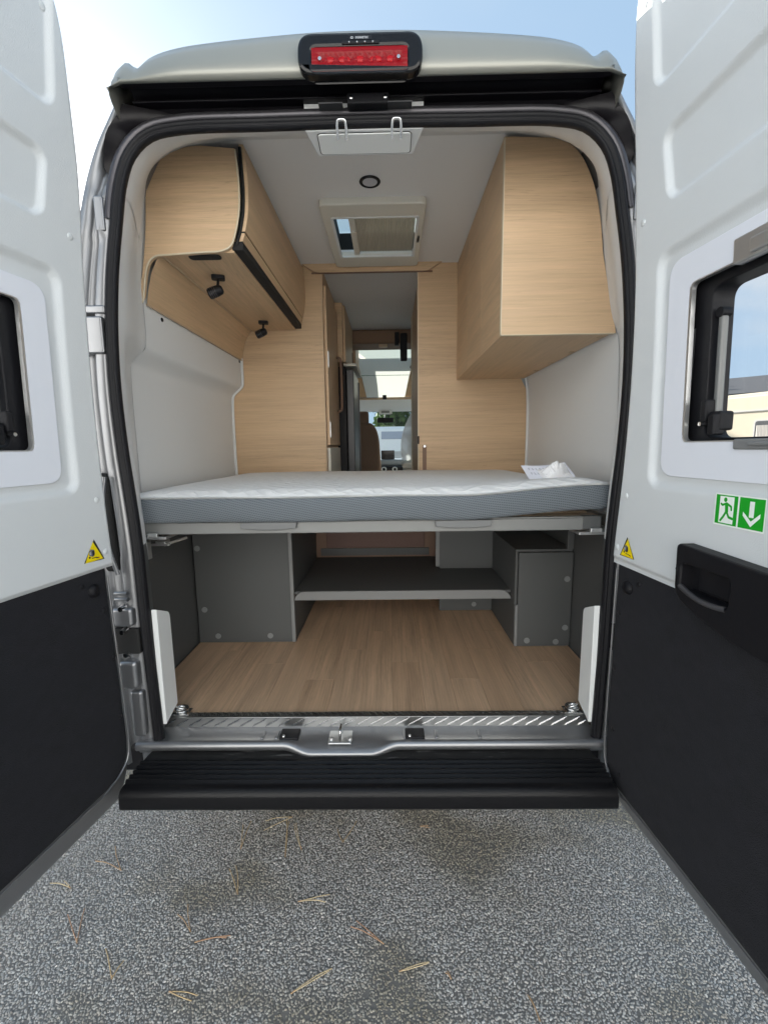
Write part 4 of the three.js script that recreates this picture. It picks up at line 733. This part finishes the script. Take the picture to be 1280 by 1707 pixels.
// ------------------------------------------------------------ aisle, kitchen side and cab
{
  const w = thing('tall_cabinet', 'pale oak tall cabinet with long door along the left of the aisle', 'cabinet');
  mesh('carcass', woodUV(bx(-.90, -.345, .531, 2.595, -2.14, zP - .025, .001), 'y'), M.wood, w);
  const dr = mesh('door', woodUV(bx(-.344, -.325, 1.52, 2.50, -2.10, zP - .05, .003), 'y'), M.wood, w);
  mesh('lower_door', bx(-.344, -.325, .60, 1.505, -2.10, zP - .05, .003), M.cream, w);
  mesh('door_handle', tube([[-.325, 2.16, -1.98], [-.292, 2.13, -1.98], [-.292, 1.80, -1.98], [-.325, 1.77, -1.98]], .010, 40, 8), M.brown, dr);
  for (const y of [2.06, 1.62]) mesh('hinge', bx(-.3245, -.318, y - .05, y + .05, zP - .06, zP - .045, .002), M.alu, w);
  const u = thing('wall_cupboard', 'oak cupboard above the black fridge', 'cupboard'); mesh('carcass', woodUV(bx(-.90, -.29, 2.16, 2.595, -2.9, -2.15, .002), 'z'), M.wood, u); mesh('door', woodUV(bx(-.2895, -.272, 2.165, 2.58, -2.88, -2.17, .003), 'y'), M.wood, u); mesh('handle', bx(-.272, -.264, 2.25, 2.36, -2.82, -2.80, .002), M.brown, u);
  const f = thing('fridge', 'tall black fridge beside the aisle', 'fridge'); mesh('body', bx(-.90, -.275, .60, 2.13, -2.75, -2.16, .006), M.blackPlastic, f); mesh('door', bx(-.274, -.215, .62, 2.11, -2.73, -2.18, .008), mat({ color: lin(.05, .05, .052), metalness: .4, roughness: .35 }), f); mesh('grip', bx(-.216, -.205, 1.2, 2.08, -2.72, -2.70, .003), M.steelDark, f); mesh('top_trim', bx(-.29, -.19, 2.13, 2.15, -2.76, -2.16, .003), M.cream, f);
  const b = thing('washroom_wall', 'oak washroom wall along the right of the aisle', 'wall'); mesh('board', woodUV(bx(.262, .29, .531, 2.595, -2.55, zP - .022, .002), 'y'), M.wood, b); mesh('door_post', woodUV(bx(.246, .2615, .531, 2.56, -1.56, zP - .024, .003), 'y'), M.paleEdge, b); mesh('latch', bx(.252, .2615, 1.50, 1.58, -1.62, -1.585, .002), M.blackPlastic, b); mesh('end_post', bx(.255, .30, .531, 2.595, -2.60, -2.552, .005), M.paleEdge, b);
  const c2 = thing('aisle_ceiling_trim', 'dark brown beam across the ceiling before the cab', 'beam'); mesh('beam', bx(-.9, .9, 2.47, 2.598, -3.25, -2.95, .02), M.seat, c2); mesh('lamp_strip', bx(-.03, .05, 2.44, 2.468, -3.0, -2.96, .004), M.woodEdge, c2);
  const tv = thing('screen_bracket', 'black bracket hanging from the brown ceiling beam', 'bracket'); mesh('arm', bx(.12, .16, 2.44, 2.56, -2.94, -2.90, .006), M.blackPlastic, tv); mesh('plate', bx(.17, .235, 2.30, 2.55, -2.93, -2.89, .012), M.blackPlastic, tv);
  const lc = thing('locker', 'brown locker hanging above the left seat', 'locker'); mesh('body', bx(-.9, -.27, 2.30, 2.59, -3.75, -3.26, .01), M.wood, lc); mesh('bottom_trim', bx(-.9, -.268, 2.285, 2.30, -3.76, -3.25, .003), M.brown, lc);
  // overcab panel
  const o = thing('overcab_panel', 'white sloping overcab panel flanked by oak strips above the cab', 'ceiling panel');
  const sl = (x0, x1, t0, t1, m, n) => mesh(n, woodUV(grid(1, 1, (i, j) => { const t = j ? t1 : t0; return [i ? x1 : x0, lerp(2.60, 2.13, t), lerp(-3.30, -4.55, t)]; }), 'x'), m, o);
  const SW = phys({ color: lin(.80, .78, .70), roughness: 1, transmission: .4, thickness: 0, side: THREE.DoubleSide });
  const q = (xa, xb, xc, xd, t0, t1, m, n) => mesh(n, woodUV(grid(1, 1, (i, j) => { const t = j ? t1 : t0; return [i ? (j ? xd : xb) : (j ? xc : xa), lerp(2.60, 2.13, t), lerp(-3.75, -4.35, t)]; }), 'z'), m, o);
  q(-.32, .36, -.27, .31, 0, .52, SW, 'upper_sheet'); q(-.265, .305, -.22, .26, .53, 1, SW, 'lower_sheet'); q(-.95, -.32, -.95, -.22, 0, 1, M.wood, 'oak_strip'); q(.36, .95, .26, .95, 0, 1, M.wood, 'oak_strip');
  for (const x of [-.33, .345]) mesh('downlight', new THREE.TorusGeometry(.032, .006, 8, 24).rotateX(1.1).translate(x, 2.425, -3.955), M.brown, o);
  mesh('bottom_edge', bx(-.95, .95, 2.10, 2.125, -4.37, -4.33, .004), M.woodEdge, o); mesh('latch', bx(-.02, .03, 2.10, 2.155, -4.335, -4.315, .008), M.blackPlastic, o);
  const oc2 = thing('overhead_console', 'pale grey overhead console above the windscreen', 'console');
  mesh('shelf', grid(4, 4, (i, j) => [lerp(-.9, .9, i / 4), pw([[0, 2.10], [1, 2.03], [2, 1.99], [3, 2.02], [4, 2.09]], j), pw([[0, -4.36], [1, -4.62], [2, -4.85], [3, -4.98], [4, -5.03]], j)]), M.lining, oc2);
  mesh('lamp_unit', bx(-.08, .10, 1.955, 2.02, -4.86, -4.76, .012), M.lining, oc2); mesh('lamp_lens', bx(-.045, .065, 1.965, 1.995, -4.762, -4.752, .005), M.cap, oc2);
  const mi = thing('rear_view_mirror', 'dark rear view mirror on the windscreen', 'mirror'); mesh('glass_housing', bx(-.11, .12, 1.845, 1.915, -4.95, -4.92, .015), M.blackPlastic, mi); mesh('stem', cyl([.005, 1.9, -4.94], [.005, 1.99, -5.0], .012, .01, 10), M.blackPlastic, mi);
  const da = thing('dashboard', 'dark dashboard with round controls below the windscreen', 'dashboard');
  mesh('top', bx(-.9, .9, 1.24, 1.33, -5.7, -4.98, .03), mat({ color: lin(.30, .33, .36), roughness: .6 }), da); mesh('console', bx(-.16, .24, .75, 1.24, -5.05, -4.80, .02), M.blackPlastic, da); mesh('screen', bx(-.06, .13, 1.33, 1.46, -5.06, -5.03, .008), M.blackGloss, da);
  for (const x of [-.02, .13]) mesh('control_knob', new THREE.TorusGeometry(.028, .009, 8, 20).translate(x, 1.20, -4.795), M.alu, da); mesh('lower_tray', bx(-.2, .28, .95, 1.02, -4.82, -4.6, .02), M.seam, da);
  const ph = thing('papers', 'white papers and clipboard lying by the gear lever', 'papers'); mesh('sheet', bx(-.13, .02, 1.18, 1.184, -4.75, -4.60, 0).rotateX(0), M.white, ph); mesh('clip', bx(-.11, -.03, 1.10, 1.178, -4.70, -4.62, .006), M.greyEdge, ph);
  // seats
  const st = (name, label, x, m) => { const t = thing('cab_seat', label, 'seat', 'cab seats'); const s = new THREE.Shape(); s.moveTo(x - .26, .95); s.lineTo(x + .25, .95); s.lineTo(x + .215, 1.55); s.quadraticCurveTo(x + .20, 1.74, x + .12, 1.775); s.lineTo(x - .12, 1.78); s.quadraticCurveTo(x - .22, 1.74, x - .23, 1.55); s.closePath(); mesh('backrest', extr(s, .12, .035, 10).translate(0, 0, -3.78), m, t); mesh('cushion', bx(x - .26, x + .26, .80, .97, -4.25, -3.75, .05, 4), m, t); mesh('headrest', bx(x - .12, x + .10, 1.74, 1.905, -3.75, -3.65, .03, 4), m, t); mesh('base', bx(x - .2, x + .2, .535, .80, -4.2, -3.8, .03), M.blackPlastic, t); return t; };
  st('a', 'brown cab seat seen from behind at the end of the aisle', -.27, M.seat);
  const sr = st('b', 'cab seat wrapped in white plastic film', .50, M.cream);
  mesh('plastic_film', grid(30, 30, (i, j) => { const u = i / 30, v = j / 30; const n = fbm(u * 5, v * 6, 4); return [lerp(.20 + .14 * v ** 1.4 - .05 * Math.sin(v * 3), .80, u), lerp(1.36, 1.93, v), -3.58 + .06 * n - .05 * Math.sin(u * 3)]; }), phys({ color: lin(.9), transmission: .35, roughness: .6, thickness: 0 }), sr);
  const sb = thing('side_bench', 'cream side bench panel low on the right of the aisle', 'bench'); mesh('panel', bx(.20, .9, .531, 1.30, -3.35, -2.75, .02), M.cream, sb); mesh('cushion', bx(.18, .9, 1.302, 1.36, -3.36, -2.74, .02), M.cream, sb);
}

// ------------------------------------------------------------ pine needles on the ground
{
  const P = [[-.518, -.054, -.545, -.164, -.518, -.181], [-.355, -.201, -.460, -.181, -.454, -.136], [-.343, -.022, -.375, -.184, -.364, -.178], [-.288, -.049, -.341, -.169, -.334, -.172], [-.138, -.082, -.164, -.141, -.091, -.180], [-.920, .031, -1.002, -.068, -1.038, -.006], [-1.057, .095, -1.099, .069, -1.141, .078], [-.471, .117, -.533, .025, -.513, .013], [-.915, .266, -1.004, .182, -.962, .163], [-.580, .234, -.645, .182, -.626, .149], [-.554, .264, -.450, .245, -.461, .251], [-.750, .359, -.817, .281, -.742, .314], [-.263, .141, -.160, .117, -.171, .143], [.024, .268, -.081, .219, -.065, .201], [-.232, .392, -.126, .332, -.133, .338], [-.571, .388, -.488, .397, -.499, .409], [.068, .339, .156, .315, .152, .318], [.215, .358, .200, .342, .205, .338], [.161, -.154, .199, -.145, .195, -.157], [.433, .450, .418, .393, .422, .396]];
  const T = ['upright V left of the needle cluster', 'uppermost, lying crosswise under the bumper edge', 'long and upright in the cluster under the bumper', 'rightmost of the cluster under the bumper', 'open V right of the cluster under the bumper', 'wide V close to the left door', 'small, nearest to the left door', 'narrow V in the middle of the brown stain', 'open V at far left', 'V just above the pair lying flat', 'lying flat, left of centre', 'V nearest the lower left corner', 'lying flat, pointing left, near the centre', 'crossed and reddish, near the centre', 'longest one near the bottom edge', 'lying flat near the bottom edge at left', 'single straight one right of centre', 'tiny one right of the straight needle', 'tiny one under the bumper right of centre', 'thin one at the bottom edge, furthest right'];
  const cols = [lin(.50, .37, .20), lin(.42, .28, .16), lin(.56, .45, .28), lin(.42, .25, .15)];
  const mats = cols.map(c => mat({ color: c, roughness: .6 }));
  P.forEach((p, k) => {
    const t = thing('pine_needles', 'dry pine needle pair on asphalt, ' + T[k], 'pine needles', 'dry pine needles scattered on the asphalt'); t.position.set(p[0], 0, p[1]);
    const m = mats[[0, 2, 0, 2, 0, 1, 2, 0, 3, 1, 3, 0, 2, 3, 2, 0, 2, 1, 1, 1][k]];
    for (const q of [2, 4]) { const dx = p[q] - p[0], dz = p[q + 1] - p[1], b = rr(-.06, .06) * (q === 2 ? 1 : -1); mesh('needle', tube([[0, .013, 0], [dx * .33 - dz * b * .6, .015, dz * .33 + dx * b * .6], [dx * .66 - dz * b * .8, .016, dz * .66 + dx * b * .8], [dx, .013, dz]], .0015, 14, 5), m, t); }
    mesh('sheath', tube([[0, .013, 0], [(p[2] + p[4] - 2 * p[0]) * .03, .0135, (p[3] + p[5] - 2 * p[1]) * .03], [(p[2] + p[4] - 2 * p[0]) * .06, .015, (p[3] + p[5] - 2 * p[1]) * .06]], .0021, 6, 5), mats[1], t);
  });
}

// ------------------------------------------------------------ beyond: parked vehicles, building, trees
const W = { body: mat({ color: lin(.80, .80, .79), roughness: .4 }), cream: mat({ color: lin(.60, .53, .40), roughness: .45 }), strip: mat({ color: lin(.45, .44, .42), roughness: .5 }), dark: mat({ color: lin(.03), roughness: .3 }), curtain: mat({ color: lin(.45, .42, .38), roughness: .9 }) };
function caravan(label, pos, turn, len, h, m, extra) {
  const t = thing(extra || 'parked_caravan', label, 'caravan'); t.position.set(...pos); t.rotation.y = turn;
  const s = new THREE.Shape(); const L = len / 2; s.moveTo(-L, .45); s.lineTo(L, .45); s.lineTo(L, h - .5); s.quadraticCurveTo(L - .05, h - .03, L - .5, h); s.lineTo(-L + .5, h); s.quadraticCurveTo(-L + .05, h - .03, -L, h - .5); s.closePath();
  mesh('body', extr(s, 2.14, .03, 10).translate(0, 0, -1.07), m, t);
  mesh('roof_rail', bx(-L + .4, L - .4, h - .02, h + .06, .75, 1.05, .03), m, t);
  mesh('skirt', bx(-L + .05, L - .05, .30, .46, -1.05, 1.05, .02), W.strip, t);
  mesh('awning_rail', bx(-L + .1, L - .1, h - .34, h - .31, 1.102, 1.125, .005), W.strip, t);
  for (const [x, w] of [[-1.35, .95], [.55, .9], [2.0, .7]]) {
    if (Math.abs(x) + w / 2 > L - .1) continue;
    const f = mesh('window', extr(rrect(x - w / 2, x + w / 2, 1.38, 1.98, .06), .02, .004).translate(0, 0, 1.10), W.strip, t);
    mesh('pane', extr(rrect(x - w / 2 + .03, x + w / 2 - .03, 1.41, 1.95, .05), .006).translate(0, 0, 1.124), mat({ color: lin(.10, .10, .10), roughness: .1 }), f);
    const n = 26; mesh('curtain', grid(n, 1, (i, j) => [lerp(x - w / 2 + .06, x + w / 2 - .06, i / n), j ? 1.86 : 1.44, 1.135 + (i % 2) * .012]), W.curtain, f);
  }
  for (const z of [-1.0, 1.0]) { const w = mesh('wheel', new THREE.TorusGeometry(.22, .09, 12, 28), M.rubber, t); w.position.set(-.1, .31, z); mesh('hub', new THREE.CylinderGeometry(.16, .16, .1, 20).rotateX(Math.PI / 2), M.alu, w); }
  mesh('drawbar', bx(L, L + 1.1, .42, .50, -.06, .06, .01), W.dark, t);
  return t;
}
caravan('cream caravan with curtained windows parked beyond the right door', [8.9, 0, -8.9], -1.2, 6.2, 2.5, W.cream);
{ // low building with a dark roof behind the caravan
  const b = thing('workshop_building', 'low building with dark grey roof behind the cream caravan', 'building'); b.position.set(13.5, 0, -14.5); b.rotation.y = -.74;
  mesh('wall', bx(-9, 9, 0, 2.85, -4, 3.2, .01), mat({ color: lin(.55, .53, .48), roughness: .9 }), b);
  mesh('roof', extr(shapeOf([[-4.5, 2.8], [4.1, 2.8], [4.1, 2.95], [2.2, 3.62], [-2.4, 3.62], [-4.5, 2.95]]), 19, 0).rotateY(-Math.PI / 2).translate(9.5, 0, -.4), mat({ color: lin(.085, .088, .095), roughness: .8 }), b);
  mesh('antenna', merge([cyl([-3.0, 3.6, 0], [-3.0, 4.15, 0], .05, .04, 8), cyl([-3.0, 3.8, 0], [-3.0, 4.0, 0], .09, .09, 10)]), W.dark, b);
  mesh('roof_vent', new THREE.SphereGeometry(.16, 14, 8).scale(1.4, .6, 1).translate(-2.4, 3.2, 3.0), W.body, b);
  for (const x of [-6, -2, 2, 6]) { const w = mesh('window', bx(x - .7, x + .7, 1.0, 2.2, 3.2, 3.24, .01), W.body, b); mesh('pane', bx(x - .62, x + .62, 1.08, 2.12, 3.236, 3.25, .002), W.dark, w); }
}
// neighbour on the left whose body keeps the sun off the ground here
caravan('white motor caravan parked alongside, left of the van', [-5.2, 0, -2.6], Math.PI / 2, 6.0, 2.95, W.body, 'parked_motor_caravan');
// white sales hall across the lane behind the photographer: its sunlit front lights the van's rear
{
  const b = thing('sales_hall', 'white sales hall facing the open rear doors across the lane', 'building'); b.position.set(-3, 0, 7.2);
  mesh('wall', bx(-15, 15, 0, 5.6, 0, 9, .02), mat({ color: lin(.79, .80, .81), roughness: .85 }), b);
  mesh('roof', bx(-15.2, 15.2, 5.602, 5.8, -.15, 9.2, .03), W.strip, b);
  for (const x of [-12, -8, 8, 12]) { const w = mesh('window', bx(x - 1.0, x + 1.0, 1.1, 2.4, -.04, -.002, .01), W.strip, b); mesh('pane', bx(x - .92, x + .92, 1.18, 2.32, -.05, -.041, .002), W.dark, w); }
  const d = mesh('roller_door', bx(3.2, 6.2, .02, 3.2, -.03, -.002, .01), W.strip, b); for (let k = 0; k < 12; k++) mesh('door_slat', bx(3.25, 6.15, .08 + k * .26, .30 + k * .26, -.045, -.031, .006), W.body, d);
}
// vehicle ahead of the windscreen
{
  const t = thing('parked_camper', 'white camper parked ahead, seen through the windscreen', 'camper van'); t.position.set(.1, 0, -10.5);
  mesh('body', bx(-1.1, 1.1, .4, 2.05, -3.2, 0, .12, 4), W.body, t); mesh('rear_window', bx(-.25, .55, 1.72, 1.92, .0, .02, .02), mat({ color: lin(.35, .38, .45), roughness: .2 }), t); mesh('number_plate', bx(-.05, .45, 1.1, 1.4, .0, .02, .02), W.strip, t);
  for (const s of [-1, 1]) { mesh('tail_light', bx(s * .95 - .06, s * .95 + .06, .8, 1.2, 0, .03, .01), mat({ color: lin(.4, .02, .02), roughness: .2 }), t); const w = mesh('wheel', new THREE.TorusGeometry(.25, .1, 10, 24), M.rubber, t); w.rotation.y = Math.PI / 2; w.position.set(s * .95, .34, -.8); }
  mesh('bumper', bx(-1.08, 1.08, .35, .62, -.02, .08, .03), W.dark, t);
}
// trees
{
  const leaf = new THREE.MeshPhysicalMaterial({ color: lin(.12, .20, .06), roughness: .8, transmission: .3, thickness: 0, side: THREE.DoubleSide }), bark = mat({ color: lin(.12, .085, .06), roughness: .95 });
  const tree = (x, z, h, r, label) => {
    const t = thing('broadleaf_tree', label, 'tree', 'trees beyond the parked camper'); t.position.set(x, 0, z);
    mesh('trunk', cyl([0, 0, 0], [.1, h * .55, .05], .22, .1, 12), bark, t);
    const limbs = []; for (let k = 0; k < 7; k++) { const a = k * 2.4, y = h * rr(.3, .5); limbs.push(tube([[0.05, y, 0], [Math.cos(a) * r * .3, y + h * .12, Math.sin(a) * r * .3], [Math.cos(a) * r * .65, y + h * .25, Math.sin(a) * r * .65]], .05, 8, 6)); } mesh('limbs', merge(limbs), bark, t);
    const pos = [], N = 9000, cl = []; for (let k = 0; k < 46; k++) { const a = rr(0, 6.28), q = Math.cbrt(rnd()), v = rr(-1, 1), c = Math.sqrt(1 - v * v); cl.push([Math.cos(a) * c * r * q, h * .62 + v * h * .36 * q, Math.sin(a) * c * r * q, rr(.5, 1) * r * .32]); }
    for (let k = 0; k < N; k++) { const c = cl[k % 46], a = rr(0, 6.28), v = rr(-1, 1), q = c[3] * Math.cbrt(rnd()), s = Math.sqrt(1 - v * v); const p = new THREE.Vector3(c[0] + Math.cos(a) * s * q, c[1] + v * q, c[2] + Math.sin(a) * s * q); const e = new THREE.Euler(rr(0, 6), rr(0, 6), rr(0, 6)), l = rr(.14, .28); const vs = [[-l, 0, 0], [0, -l * .5, 0], [l, 0, 0], [0, l * .5, 0]].map(o => new THREE.Vector3(...o).applyEuler(e).add(p)); for (const i of [0, 1, 2, 0, 2, 3]) pos.push(vs[i].x, vs[i].y, vs[i].z); }
    const g = new THREE.BufferGeometry(); g.setAttribute('position', new THREE.Float32BufferAttribute(pos, 3)); g.computeVertexNormals(); mesh('crown', g, leaf, t);
  };
  tree(-2.6, -19, 6.5, 2.6, 'broadleaf tree beyond the parked camper, left side of the windscreen'); tree(1.4, -22, 7, 3, 'broadleaf tree beyond the parked camper, middle of the windscreen'); tree(4.8, -20, 6.2, 2.5, 'broadleaf tree beyond the parked camper, right side of the windscreen');
}
renderer.render(scene, camera);
